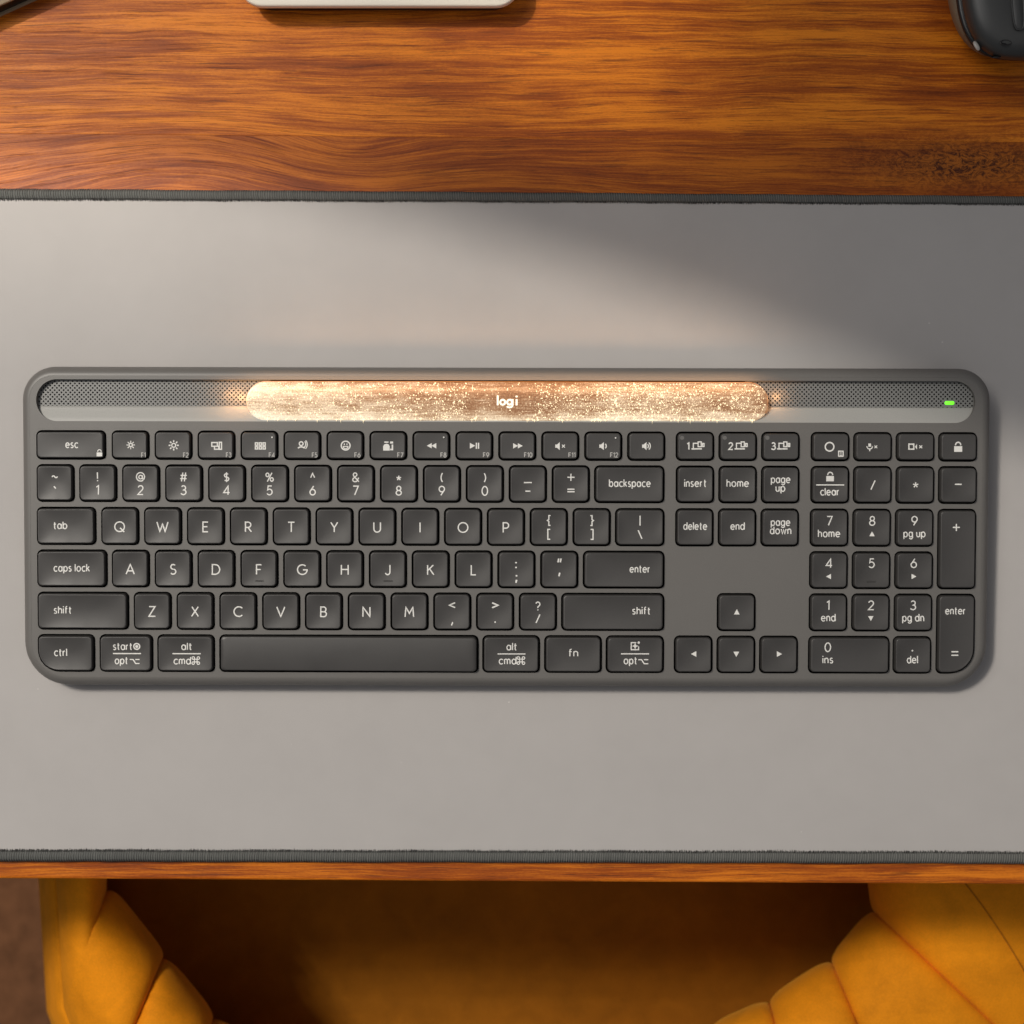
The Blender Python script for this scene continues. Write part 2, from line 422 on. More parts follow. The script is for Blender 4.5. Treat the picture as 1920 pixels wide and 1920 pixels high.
# key table: hole rectangles in photo pixels
ROWS = {'f': (805.4, 861), 'n': (868.8, 940.2), 't': (948.8, 1021), 'c': (1028.8, 1100.6), 's': (1108.2, 1180.4), 'b': (1188.2, 1259.8)}
keys = []
def key(row, x0, x1, name, kind='sq', rad=11, y=None):
    y0, y1 = y if y else ROWS[row]
    y0 += .0023*((x0+x1)/2-500)*1.0; y1 += .0023*((x0+x1)/2-500)*1.0
    a = nom(x0, (y0+y1)/2); b = nom(x1, (y0+y1)/2); c = nom((x0+x1)/2, y0); d = nom((x0+x1)/2, y1)
    k = dict(r=(a[0], c[1], b[0], d[1]), px=(x0, y0, x1, y1), name=name, kind=kind, rad=rad, leg=[], row=row)
    keys.append(k); return k
def series(row, x0, pitch, wd, names, **kw): return [key(row, x0+pitch*i, x0+pitch*i+wd, n, **kw) for i, n in enumerate(names)]
KD = {}
def reg(ks):
    for k in ks: KD[k['name']] = k
reg([key('f', 67.8, 199.6, 'esc', 'flat')])
reg(series('f', 209, 80.55, 72, ['F1', 'F2', 'F3', 'F4', 'F5', 'F6', 'F7', 'F8', 'F9', 'F10', 'F11', 'F12', 'volume up'], kind='flat'))
reg(series('f', 1266.8, 80.1, 72.6, ['device 1', 'device 2', 'device 3'], kind='flat'))
reg(series('f', 1519.8, 79.7, 73, ['circle', 'microphone off', 'camera off', 'lock'], kind='flat'))
reg([key('n', 68.5, 140.7, 'tilde')]); reg(series('n', 148.3, 80.52, 72.4, list('1234567890')+['minus', 'equals']))
reg([key('n', 1113.6, 1246.2, 'backspace', 'wide')])
reg(series('n', 1266.8, 79.9, 72.5, ['insert', 'home', 'page up']))
reg(series('n', 1519.3, 79.75, 73, ['clear', 'pad slash', 'pad star', 'pad minus']))
reg([key('t', 68.8, 181.3, 'tab', 'wide')]); reg(series('t', 189.6, 80.32, 72.4, list('QWERTYUIOP')+['left bracket', 'right bracket']))
reg([key('t', 1152.8, 1246.2, 'backslash', 'wide')])
reg(series('t', 1265.8, 79.85, 72.5, ['delete', 'end', 'page down'])); reg(series('t', 1518, 79.7, 72.8, ['pad 7', 'pad 8', 'pad 9']))
reg([key('t', 1756.9, 1829.6, 'pad plus', 'tall', y=(948.8, 1100.6))])
reg([key('c', 69.6, 202.4, 'caps lock', 'wide')]); reg(series('c', 209.5, 80.3, 72.3, list('ASDFGHJKL')+['semicolon', 'quote']))
reg([key('c', 1092.5, 1246.2, 'enter', 'wide')]); reg(series('c', 1516.9, 79.8, 72.8, ['pad 4', 'pad 5', 'pad 6']))
reg([key('s', 70.4, 242.8, 'shift', 'wide')]); reg(series('s', 250.6, 80.2, 72.3, list('ZXCVBNM')+['comma', 'period', 'slash']))
reg([key('s', 1051.8, 1245.8, 'right shift', 'wide')]); reg([key('s', 1343.8, 1416.8, 'up arrow')])
reg(series('s', 1516.2, 79.6, 72.4, ['pad 1', 'pad 2', 'pad 3']))
reg([key('s', 1754.6, 1827.4, 'pad enter', 'tall', (11, 11, 48, 11), y=(1108.2, 1259.8))])
reg([key('b', 70.8, 179, 'ctrl', 'wide', (11, 11, 11, 42))]); reg([key('b', 186.6, 288, 'start', 'wide')]); reg([key('b', 294.8, 403.6, 'alt', 'wide')])
reg([key('b', 411, 897.6, 'space bar', 'space')]); reg([key('b', 904, 1012.8, 'right alt', 'wide')]); reg([key('b', 1020, 1128.8, 'fn', 'wide')])
reg([key('b', 1135.4, 1245.2, 'option', 'wide')])
reg(series('b', 1263.2, 79.95, 73, ['left arrow', 'down arrow', 'right arrow']))
reg([key('b', 1514.8, 1667.8, 'pad 0', 'wide')]); reg([key('b', 1673.4, 1746, 'pad period')])

def local(o): return [(K(x, y)[0], K(x, y)[1]) for x, y in o]
CH = [nom(67.5, 751)[0], nom(960, 711.5)[1], nom(1829, 751)[0], nom(960, 789.5)[1]]
chan = rrect(*CH, 38.9, 0, 16)
outl = [local(rrect(BX0, BY0, BX1, BY1, BR, E-.05, 14)), local(chan)]
for k in keys: outl.append(local(rrect(*k['r'], k['rad'], 0, 6)))
curve_plate('top_plate', outl, T+.00002, .0030, M['body'], kb)
v, f = loft([bring(24, T-.0062, 6), bring(24, T-.0052, 6)], close=K(960, 985, T-.0052))
mesh('key_bed', v, f, M['well'], kb)

# dark lining of every key well, open at the top, a hair inside the plate's holes
lin = Acc()
for k in keys:
    r0 = rrect(*k['r'], k['rad'], .25, 6); n = len(r0)
    lin.add([K(x, y, T-.0050) for x, y in r0]+[K(x, y, T-.00025) for x, y in r0], [(i+n, (i+1) % n+n, (i+1) % n, i) for i in range(n)])
lin.build('well_lining', M['well'], kb, kind='stuff')

CAP = .0022
def dish(k, x, y):
    """height of the cap's surface over its rim (m) at nominal pixel x, y"""
    x0, y0, x1, y1 = k['r']; cx, cy = (x0+x1)/2, (y0+y1)/2
    hw, hh = (x1-x0)/2-5.3, (y1-y0)/2-5.3
    u = max(-1, min(1, (x-cx)/hw)); v_ = max(-1, min(1, (y-cy)/hh))
    kd = k['kind']
    if kd == 'sq': return -.00080*(1-u*u)*(1-v_*v_)
    if kd == 'flat': return -.00022*(1-u*u)*(1-v_*v_)
    if kd == 'wide': return -.00065*(1-u**4)*(1-v_*v_)
    if kd == 'tall': return -.00045*(1-u*u)*(1-v_**4)
    return .00035*(1-v_*v_)
for k in keys:
    x0, y0, x1, y1 = k['r']; cx, cy = (x0+x1)/2, (y0+y1)/2
    st = (max(4, int((y1-y0)/9)), max(4, int((x1-x0)/9)))
    rings = []
    for ins, z in ((3.3, -.0030), (3.3, 0), (3.9, .0013), (4.3, .0018), (4.7, .00208), (5.3, CAP)):
        rings.append([K(x, y, T+z) for x, y in rrect(x0, y0, x1, y1, k['rad'], ins, 6, st, 2.5)])
    top = rrect(x0, y0, x1, y1, k['rad'], 5.3, 6, st, 2.5)
    for s in (.97, .92, .84, .72, .58, .42, .25):
        # shrink straight in, keeping wide keys' proportions
        rr = [(cx+(x-cx)*s, cy+(y-cy)*s) for x, y in top]
        rings.append([K(x, y, T+CAP+dish(k, x, y)) for x, y in rr])
    v, f = loft(rings, close=K(cx, cy, T+CAP+dish(k, cx, cy)))
    ob = mesh('key', v, f, M['key'], kb, True); k['ob'] = ob
    c0 = Vector(K(cx, cy, T)); ob.data.transform(Matrix.Translation(-c0)); ob.location = c0; k['c0'] = c0
    ob.rotation_euler = (R(random.uniform(-.5, .5)), R(random.uniform(-.5, .5)), R(random.uniform(-.18, .18)))

# ------------------------------------------------ lettering drawn as strokes
A = lambda cx, cy, rx, ry, a0, a1: ('a', cx, cy, rx, ry, a0, a1)
CIR = lambda cx, cy, rx, ry=None: [A(cx, cy, rx, ry or rx, 0, 360), 'z']
X = .70
G = {   # glyph: (width, [strokes]); y up, capital height 1
 'A': (.84, [[(0, 0), (.42, 1), (.84, 0)], [(.15, .33), (.69, .33)]]),
 'B': (.58, [[(0, .5), (.30, .5), A(.30, .75, .23, .25, -90, 90), (0, 1), (0, 0), (.32, 0), A(.32, .255, .26, .255, -90, 90), (.2, .51)]]),
 'C': (.80, [[A(.5, .5, .5, .5, 45, 315)]]),
 'D': (.76, [[(0, 0), (0, 1), (.28, 1), A(.28, .5, .48, .5, 90, -90), 'z']]),
 'E': (.52, [[(.52, 1), (0, 1), (0, 0), (.52, 0)], [(0, .52), (.46, .52)]]),
 'F': (.50, [[(.50, 1), (0, 1), (0, 0)], [(0, .50), (.44, .50)]]),
 'G': (.90, [[A(.5, .5, .5, .5, 48, 352), (.99, .48), (.56, .48)]]),
 'H': (.70, [[(0, 0), (0, 1)], [(.70, 0), (.70, 1)], [(0, .53), (.70, .53)]]),
 'I': (.0, [[(0, 0), (0, 1)]]),
 'J': (.46, [[(.46, 1), (.46, .27), A(.22, .27, .24, .27, 0, -160)]]),
 'K': (.62, [[(0, 0), (0, 1)], [(.58, 1), (.02, .45)], [(.2, .62), (.64, 0)]]),
 'L': (.48, [[(0, 1), (0, 0), (.48, 0)]]),
 'M': (.88, [[(0, 0), (.08, 1), (.44, .35), (.80, 1), (.88, 0)]]),
 'N': (.72, [[(0, 0), (0, 1), (.72, 0), (.72, 1)]]),
 'O': (1.0, [CIR(.5, .5, .5)]),
 'P': (.56, [[(0, 0), (0, 1), (.28, 1), A(.28, .72, .28, .28, 90, -90), (0, .44)]]),
 'Q': (1.0, [CIR(.5, .5, .5), [(.55, .38), (.98, -.04)]]),
 'R': (.60, [[(0, 0), (0, 1), (.28, 1), A(.28, .73, .27, .27, 90, -90), (0, .46)], [(.25, .46), (.62, 0)]]),
 'S': (.56, [[A(.29, .76, .25, .24, 40, 270), A(.28, .26, .28, .26, 90, -145)]]),
 'T': (.66, [[(0, 1), (.66, 1)], [(.33, 1), (.33, 0)]]),
 'U': (.68, [[(0, 1), (0, .34), A(.34, .34, .34, .34, 180, 360), (.68, 1)]]),
 'V': (.82, [[(0, 1), (.41, 0), (.82, 1)]]),
 'W': (1.14, [[(0, 1), (.30, 0), (.57, .8), (.84, 0), (1.14, 1)]]),
 'X': (.70, [[(0, 0), (.68, 1)], [(.02, 1), (.70, 0)]]),
 'Y': (.70, [[(0, 1), (.35, .45), (.70, 1)], [(.35, .45), (.35, 0)]]),
 'Z': (.66, [[(.02, 1), (.62, 1), (0, 0), (.66, 0)]]),
 '0': (.62, [CIR(.31, .5, .31, .5)]),
 '1': (.26, [[(0, .82), (.24, 1), (.24, 0)]]),
 '2': (.58, [[A(.29, .72, .27, .28, 165, -35), (0, 0), (.60, 0)]]),
 '3': (.58, [[A(.28, .76, .24, .24, 150, -90), A(.28, .27, .29, .27, 85, -155)]]),
 '4': (.66, [[(.50, 0), (.50, 1), (0, .24), (.68, .24)]]),
 '5': (.58, [[(.52, 1), (.12, 1), (.06, .55), A(.27, .32, .30, .32, 125, -150)]]),
 '6': (.60, [CIR(.30, .31, .30, .31), [(.06, .48), (.40, 1)]]),
 '7': (.58, [[(0, 1), (.58, 1), (.18, 0)]]),
 '8': (.58, [CIR(.29, .76, .23, .24), CIR(.29, .26, .29, .26)]),
 '9': (.60, [CIR(.30, .69, .30, .31), [(.54, .52), (.20, 0)]]),
 'a': (.64, [CIR(.31, .35, .31, .35), [(.64, X), (.64, 0)]]),
 'b': (.64, [CIR(.33, .35, .31, .35), [(0, 1.02), (0, 0)]]),
 'c': (.54, [[A(.34, .35, .34, .35, 48, 312)]]),
 'd': (.64, [CIR(.31, .35, .31, .35), [(.64, 1.02), (.64, 0)]]),
 'e': (.64, [[(.03, .37), (.63, .37), A(.32, .35, .32, .35, 5, 318)]]),
 'f': (.34, [[(.12, 0), (.12, .78), A(.32, .78, .20, .24, 180, 85)], [(0, X-.03), (.34, X-.03)]]),
 'g': (.64, [CIR(.31, .35, .31, .35), [(.64, X), (.64, .0), A(.33, -.02, .31, .27, 0, -155)]]),
 'h': (.54, [[(0, 0), (0, 1.02)], [(0, .35), A(.27, .42, .27, .28, 180, 0), (.54, 0)]]),
 'i': (.0, [[(0, 0), (0, X)], [(0, .88), (0, 1.04)]]),
 'k': (.50, [[(0, 0), (0, 1.02)], [(.46, X), (.02, .30)], [(.16, .44), (.50, 0)]]),
 'l': (.0, [[(0, 0), (0, 1.02)]]),
 'm': (.86, [[(0, 0), (0, X)], [(0, .4), A(.215, .46, .215, .24, 180, 0), (.43, 0)], [(.43, .4), A(.645, .46, .215, .24, 180, 0), (.86, 0)]]),
 'n': (.52, [[(0, 0), (0, X)], [(0, .38), A(.26, .44, .26, .26, 180, 0), (.52, 0)]]),
 'o': (.66, [CIR(.33, .35, .33, .35)]),
 'p': (.64, [CIR(.33, .35, .31, .35), [(0, X), (0, -.30)]]),
 'r': (.32, [[(0, 0), (0, X)], [(0, .36), A(.26, .40, .26, .28, 180, 85)]]),
 's': (.42, [[A(.22, .53, .19, .17, 40, 270), A(.20, .18, .21, .18, 90, -150)]]),
 't': (.36, [[(.14, .95), (.14, .16), A(.30, .16, .16, .16, 180, 275)], [(0, X-.03), (.36, X-.03)]]),
 'u': (.52, [[(0, X), (0, .27), A(.26, .27, .26, .27, 180, 360)], [(.52, X), (.52, 0)]]),
 'w': (.84, [[(0, X), (.22, 0), (.42, .6), (.62, 0), (.84, X)]]),
 ' ': (.14, []),
 '~': (.62, [[A(.16, .42, .15, .14, 180, 20), A(.46, .50, .15, .14, 200, 360)]]),
 '`': (.2, [[(0, .65), (.22, .40)]]),
 '!': (.0, [[(0, 1), (0, .28)], [(0, .12), (0, 0)]]),
 '@': (.92, [CIR(.46, .47, .20), [(.67, .68), (.67, .36), A(.79, .36, .12, .12, 180, 300), A(.46, .5, .46, .48, 0, 310)]]),
 '#': (.76, [[(.14, 0), (.32, 1)], [(.46, 0), (.64, 1)], [(.05, .68), (.76, .68)], [(0, .32), (.72, .32)]]),
 '$': (.54, [[A(.27, .69, .24, .19, 40, 270), A(.27, .29, .25, .21, 90, -145)], [(.27, 1.04), (.27, -.06)]]),
 '%': (.86, [[(.16, 0), (.70, 1)], CIR(.19, .76, .17, .2), CIR(.67, .24, .17, .2)]),
 '^': (.44, [[(0, .46), (.22, .95), (.44, .46)]]),
 '&': (.72, [[(.72, .0), (.14, .64), A(.29, .80, .20, .20, 200, -40), (.12, .40), A(.28, .22, .26, .22, 130, 330), (.70, .46)]]),
 '*': (.5, [[(.25, .5), (.25+.27*math.cos(R(a)), .5+.27*math.sin(R(a)))] for a in (90, 162, 234, 306, 18)]),
 '(': (.22, [[A(.60, .5, .58, .72, 136, 224)]]),
 ')': (.22, [[A(-.38, .5, .58, .72, 44, -44)]]),
 '_': (.82, [[(0, 0), (.82, 0)]]), '-': (.58, [[(0, .4), (.58, .4)]]),
 '+': (.74, [[(0, .5), (.74, .5)], [(.37, .87), (.37, .13)]]), '=': (.74, [[(0, .62), (.74, .62)], [(0, .36), (.74, .36)]]),
 '[': (.26, [[(.28, 1.08), (0, 1.08), (0, -.08), (.28, -.08)]]), ']': (.26, [[(0, 1.08), (.28, 1.08), (.28, -.08), (0, -.08)]]),
 '{': (.34, [[(.36, 1.08), (.16, 1.08), (.16, .62), (0, .5), (.16, .38), (.16, -.08), (.36, -.08)]]),
 '}': (.34, [[(0, 1.08), (.2, 1.08), (.2, .62), (.36, .5), (.2, .38), (.2, -.08), (0, -.08)]]),
 '|': (.0, [[(0, 1.08), (0, -.08)]]), '\\': (.44, [[(0, 1), (.44, 0)]]), '/': (.46, [[(0, 0), (.46, 1)]]),
 ':': (.1, [[(0, .62), (0, .48)], [(0, .12), (0, -.02)]]), ';': (.12, [[(.06, .62), (.06, .46)], [(.08, .12), (0, -.18)]]),
 '"': (.3, [[(.08, 1), (0, .6)], [(.32, 1), (.24, .6)]]), "'": (.1, [[(.1, .9), (0, .5)]]),
 '<': (.62, [[(.62, .76), (0, .5), (.62, .24)]]), '>': (.62, [[(0, .76), (.62, .5), (0, .24)]]),
 ',': (.14, [[(.12, .14), (0, -.2)]]), '.': (.0, [[(-.07, .07), (.07, .07)]]), '?': (.48, [[A(.23, .74, .23, .26, 165, -60), (.23, .42), (.23, .28)], [(.23, .12), (.23, 0)]]),
}
def expand(st):
    pts = []; closed = False
    for s in st:
        if s == 'z': closed = True
        elif s[0] == 'a':
            _, cx, cy, rx, ry, a0, a1 = s; n = max(4, int(abs(a1-a0)/15))
            for i in range(n+1):
                a = R(a0+(a1-a0)*i/n); pts.append((cx+rx*math.cos(a), cy+ry*math.sin(a)))
        else: pts.append(s)
    out = [pts[0]]
    for p in pts[1:]:
        if math.dist(p, out[-1]) > 1e-4: out.append(p)
    if closed and math.dist(out[0], out[-1]) < 1e-3: out.pop()
    return out, closed
class Ink:
    """strokes and fills in photo pixels (y down)"""
    def __init__(s): s.v = []; s.f = []; s.lift = []; s.n = 0
    def stroke(s, pts, w, closed=False):
        # subdivide long runs
        q = []
        m = len(pts)
        for i in range(m if closed else m-1):
            a, b = pts[i], pts[(i+1) % m]; d = math.dist(a, b); k = max(1, int(d/5)); 
            for j in range(k): q.append((a[0]+(b[0]-a[0])*j/k, a[1]+(b[1]-a[1])*j/k))
        if not closed: q.append(pts[-1])
        pts = q; m = len(pts); b0 = len(s.v)
        for i in range(m):
            p = pts[i]
            a = pts[i-1] if (closed or i > 0) else None; c = pts[(i+1) % m] if (closed or i < m-1) else None
            def unit(u, v_):
                d = math.dist(u, v_) or 1; return ((v_[0]-u[0])/d, (v_[1]-u[1])/d)
            d1 = unit(a, p) if a else unit(p, c); d2 = unit(p, c) if c else d1
            n1 = (-d1[1], d1[0]); n2 = (-d2[1], d2[0]); nx, ny = n1[0]+n2[0], n1[1]+n2[1]
            l = math.hypot(nx, ny)
            if l < .35: nx, ny = n1; l = 1; sc = 1
            else: nx /= l; ny /= l; sc = min(2.0, 1/max(.3, nx*n1[0]+ny*n1[1]))
            h = w/2*sc
            s.v += [(p[0]+nx*h, p[1]+ny*h), (p[0]-nx*h, p[1]-ny*h)]; s.lift += [s.n, s.n]
        for i in range(m if closed else m-1):
            j = (i+1) % m; s.f.append((b0+2*i, b0+2*i+1, b0+2*j+1, b0+2*j))
        s.n += 1
    def fill(s, pts):
        b0 = len(s.v); s.v += list(pts); s.lift += [s.n]*len(pts); s.f.append(tuple(range(b0, b0+len(pts)))); s.n += 1
    def disc(s, x, y, r, n=16): s.fill([(x+r*math.cos(2*math.pi*i/n), y+r*math.sin(2*math.pi*i/n)) for i in range(n)])
    def rect(s, x0, y0, x1, y1): s.fill([(x0, y0), (x1, y0), (x1, y1), (x0, y1)])
    def ring(s, x, y, r, w, a0=0, a1=360):
        n = max(6, int(abs(a1-a0)/18)); full = abs(a1-a0) >= 359
        s.stroke([(x+r*math.cos(R(a0+(a1-a0)*i/n)), y-r*math.sin(R(a0+(a1-a0)*i/n))) for i in range(n if full else n+1)], w, full)
    def frame(s, x0, y0, x1, y1, w): s.stroke([(x0, y0), (x1, y0), (x1, y1), (x0, y1)], w, True)
    def text(s, t, base, h, w, cx=None, x0=None, x1=None, gap=.22):
        ws = [G[c][0] for c in t]; tot = sum(ws)+gap*(len(t)-1)
        # x0/x1 are the ink's outer edges
        if x0 is not None and x1 is not None: sx = (x1-x0-w)/tot/h if tot > 0 else 1; st = x0+w/2
        else: sx = 1; st = cx-tot*h/2
        cur = st
        for c, wd in zip(t, ws):
            for stq in G[c][1]:
                pts, cl = expand(stq); s.stroke([(cur+x*h*sx, base-y*h) for x, y in pts], w, cl)
            cur += (wd+gap)*h*sx
def put(k, ink, mat=None, name='legend'):
    vs = []
    for (x, y), n in zip(ink.v, ink.lift):
        a, b = nom(x, y, CAP)
        vs.append(tuple(Vector(K(a, b, T+CAP+dish(k, a, b)+.00005+n*.0000025))-k['c0']))
    o = mesh(name, vs, ink.f, mat or M['ink'], k['ob'])
    # all faces up
    bm = bmesh.new(); bm.from_mesh(o.data)
    bm.normal_update()
    for fc in bm.faces:
        if fc.normal.z < 0: fc.normal_flip()
    bm.to_mesh(o.data); bm.free(); return o
def kx(n): k = KD[n]; x0, y0, x1, y1 = k['px']; o = k['px']; return k, 960+((x0+x1)/2-960)*1.0032, y0, y1

LW = 2.2
for c in 'QWERTYUIOPASDFGHJKLZXCVBNM':
    k, cx, y0, y1 = kx(c); i = Ink(); i.text(c, y0+46.2, 18.2, LW+.1, cx=cx); 
    put(k, i); k['ob']['label'] = 'square key printed with the letter '+c
syms = dict(zip('1234567890', '!@#$%^&*()'))
for c, sy in syms.items():
    k, cx, y0, y1 = kx(c); i = Ink(); i.text(c, y0+56.6, 16.6, LW, cx=cx)
    h = 16.6
    i.text(sy, y0+(33 if sy == '*' else 31.8), h, 2.1 if sy in '@&%$' else LW, cx=cx)
    put(k, i); k['ob']['label'] = 'square number key printed %s above %s' % (sy, c)
def two(n, a, b, ya, yb, ha=16, hb=16, w=LW, lab=None):
    k, cx, y0, y1 = kx(n); i = Ink()
    i.text(a, y0+ya, ha, w, cx=cx); i.text(b, y0+yb, hb, w, cx=cx); put(k, i)
    k['ob']['label'] = lab or 'square key printed %s above %s' % (a, b)
two('tilde', '~', '`', 31, 52, lab='square key printed with a tilde and a backtick')
two('minus', '_', '-', 32.5, 55, 18, 16, lab='square key printed with an underscore and a hyphen')
two('equals', '+', '=', 31.5, 56, 18, 18)
two('left bracket', '{', '[', 31.5, 57.5, lab='square key printed with opening brackets')
two('right bracket', '}', ']', 31.5, 57.5, lab='square key printed with closing brackets')
two('backslash', '|', '\\', 31.5, 57.5, lab='wider key printed with a bar and a backslash')
two('semicolon', ':', ';', 33, 57.5, 18, 18, 3.2, lab='square key printed with colon and semicolon')
two('quote', '"', "'", 33, 57, 18, 17, 2.8, lab='square key printed with quotation marks')
two('comma', '<', ',', 33, 58.5, 18, 18); two('period', '>', '.', 33, 57, 18, 18, 2.8); two('slash', '?', '/', 33.5, 57)

def padlock(i, x, y, s=1):
    i.rect(x-7.3*s, y-1.5*s, x+7.3*s, y+8.6*s); i.ring(x, y-4.0*s, 4.6*s, 2.3*s, -10, 190)
def word(n, items, lab=None, extra=None):
    k = KD[n]; i = Ink()
    for (t, x0, x1, base) in items: i.text(t, base, 13.0, 1.95, x0=x0, x1=x1, gap=.30)
    if extra: extra(i)
    put(k, i); k['ob']['label'] = lab or 'key printed with the word '+' '.join(q[0] for q in items)
word('esc', [('esc', 122.2, 146.5, 837.2)], lab='wide short key printed esc with a small padlock', extra=lambda i: padlock(i, 186.5, 847.2, .72))
word('tab', [('tab', 99.2, 125.4, 989)]); word('caps lock', [('caps lock', 99.6, 168, 1069)]); word('shift', [('shift', 100, 133.6, 1148.4)])
word('ctrl', [('ctrl', 100.6, 125.2, 1228.4)], lab='key printed ctrl with a large rounded lower left corner')
def cmdsym(i, x, y, s=7):
    q = s*.36
    i.frame(x-q, y-q, x+q, y+q, 1.7)
    for sx in (-1, 1):
        for sy in (-1, 1): i.ring(x+sx*q*1.9, y+sy*q*1.9, q*.95, 1.7)
def optsym(i, x0, x1, y0, y1):
    i.stroke([(x0, y0), (x0+6, y0), (x0+11, y1), (x1, y1)], 2); i.stroke([(x1-8, y0), (x1, y0)], 2)
def e_start(i):
    i.ring(255.9, 1210.8, 5.6, 2.4); i.disc(255.9, 1210.8, 2.9); i.rect(211.3, 1223.2, 264, 1225.4); optsym(i, 243, 261.3, 1235.5, 1243)
word('start', [('start', 211.2, 247.6, 1217), ('opt', 214.6, 239.6, 1243.6)], lab='key printed start over opt with a divider line', extra=e_start)
word('alt', [('alt', 339.4, 359.6, 1217), ('cmd', 325, 357.8, 1244)], lab='key left of the space bar printed alt over cmd', extra=lambda i: (i.rect(322.8, 1223.4, 376, 1225.6), cmdsym(i, 366.8, 1237.4)))
word('right alt', [('alt', 949.5, 969.4, 1217.6), ('cmd', 935, 968.6, 1244)], lab='key right of the space bar printed alt over cmd', extra=lambda i: (i.rect(933, 1224, 985.2, 1226), cmdsym(i, 976.8, 1237.4)))
word('fn', [('fn', 1066, 1084.3, 1229.4)])
def e_opt(i):
    i.stroke([(1193, 1203.5), (1183.6, 1203.5), (1183.6, 1217), (1197.5, 1217), (1197.5, 1211)], 2.1)
    i.fill([(1191, 1203.5), (1192.8, 1208.2), (1197.4, 1210), (1192.8, 1211.8), (1191, 1216.4), (1189.2, 1211.8), (1184.6, 1210), (1189.2, 1208.2)])
    i.disc(1197.6, 1203.4, 2.3); i.rect(1164.4, 1223.8, 1217.2, 1225.9); optsym(i, 1197, 1215.6, 1235.8, 1243.4)
word('option', [('opt', 1169.4, 1194.8, 1243.8)], lab='key printed with a sparkle note over opt', extra=e_opt)
word('enter', [('enter', 1180.6, 1219.5, 1071)], lab='wide main enter key'); word('right shift', [('shift', 1185.5, 1219.8, 1149.8)], lab='longest shift key at the right of the letters')
word('backspace', [('backspace', 1141.8, 1220.3, 910)])
word('insert', [('insert', 1283, 1325, 910)]); word('home', [('home', 1362.3, 1404.6, 910)]); word('delete', [('delete', 1281.2, 1326.2, 990.6)]); word('end', [('end', 1369.8, 1397, 990.6)])
word('page up', [('page', 1445.6, 1482.5, 902.8), ('up', 1454.6, 1473, 918.9)]); word('page down', [('page', 1445.4, 1482.2, 983.2), ('down', 1443.8, 1484.2, 998.7)])
word('clear', [('clear', 1538.2, 1574.4, 926)], lab='key printed with a padlock over clear', extra=lambda i: (padlock(i, 1556.9, 891.6, .98), i.rect(1530.6, 905.8, 1583, 907.9)))
def sym(n, t, base, h, w=LW, lab=None, cx=None):
    k, c, y0, y1 = kx(n); i = Ink(); i.text(t, base, h, w, cx=cx or c); put(k, i); k['ob']['label'] = lab
sym('pad slash', '/', 915.6, 17.2, lab='number pad key printed with a slash'); sym('pad star', '*', 916.4, 19, 2.1, lab='number pad key printed with an asterisk')
sym('pad minus', '-', 914.6, 22, 2.3, lab='number pad key printed with a minus sign')
sym('pad plus', '+', 995.6, 18, 2.3, lab='tall number pad key printed with a plus sign', cx=1793.7)
def tri(i, x, y, d, s=5):
    h = s*.92
    pts = {'u': [(0, -h), (s, h), (-s, h)], 'd': [(0, h), (-s, -h), (s, -h)], 'l': [(-h, 0), (h, -s), (h, s)], 'r': [(h, 0), (-h, s), (-h, -s)]}[d]
    i.fill([(x+a, y+b) for a, b in pts])
def pad(n, d, cx, base, words=(), tr=None, bumpbar=None):
    k = KD[n]; i = Ink(); i.text(d, base, 16.6, LW, cx=cx)
    for (t, x0, x1, b) in words: i.text(t, b, 13, 1.95, x0=x0, x1=x1, gap=.30)
    if tr: tri(i, *tr)
    put(k, i); k['ob']['label'] = 'number pad key printed '+d+(' over '+words[0][0] if words else (' over a small triangle' if tr else ''))
pad('pad 7', '7', 1555.8, 982.7, [('home', 1533.7, 1575.8, 1004.4)]); pad('pad 8', '8', 1636, 982.7, tr=(1635.7, 998.6, 'u')); pad('pad 9', '9', 1715.4, 982.7, [('pg up', 1694, 1735.8, 1004.4)])
pad('pad 4', '4', 1555, 1062.2, tr=(1554, 1079, 'l')); pad('pad 5', '5', 1635, 1062.2); pad('pad 6', '6', 1714, 1062.2, tr=(1714.3, 1079, 'r'))
pad('pad 1', '1', 1553, 1141.6, [('end', 1539.6, 1567.3, 1163)]); pad('pad 2', '2', 1633.7, 1141.6, tr=(1633.4, 1158.4, 'd')); pad('pad 3', '3', 1712.8, 1141.6, [('pg dn', 1691.8, 1733.4, 1163)])
pad('pad 0', '0', 1552.5, 1220.7, [('ins', 1542.4, 1562.8, 1242.2)]); word('pad period', [('del', 1700.8, 1721.9, 1242.2)], lab='number pad key printed with a dot over del', extra=lambda i: i.disc(1711.5, 1219, 1.6))
def e_eq(i): i.rect(1784.3, 1219.6, 1797.2, 1222); i.rect(1784.3, 1226.2, 1797.2, 1228.6)
word('pad enter', [('enter', 1772.3, 1811, 1149.8)], lab='tall number pad key printed enter with a rounded lower right corner', extra=e_eq)
for n, x, y, d in (('up arrow', 1382, 1145.6, 'u'), ('left arrow', 1301, 1225.3, 'l'), ('down arrow', 1381, 1225.8, 'd'), ('right arrow', 1462, 1225.3, 'r')):
    i = Ink(); tri(i, x, y, d, 5.4); put(KD[n], i); KD[n]['ob']['label'] = n+' key'

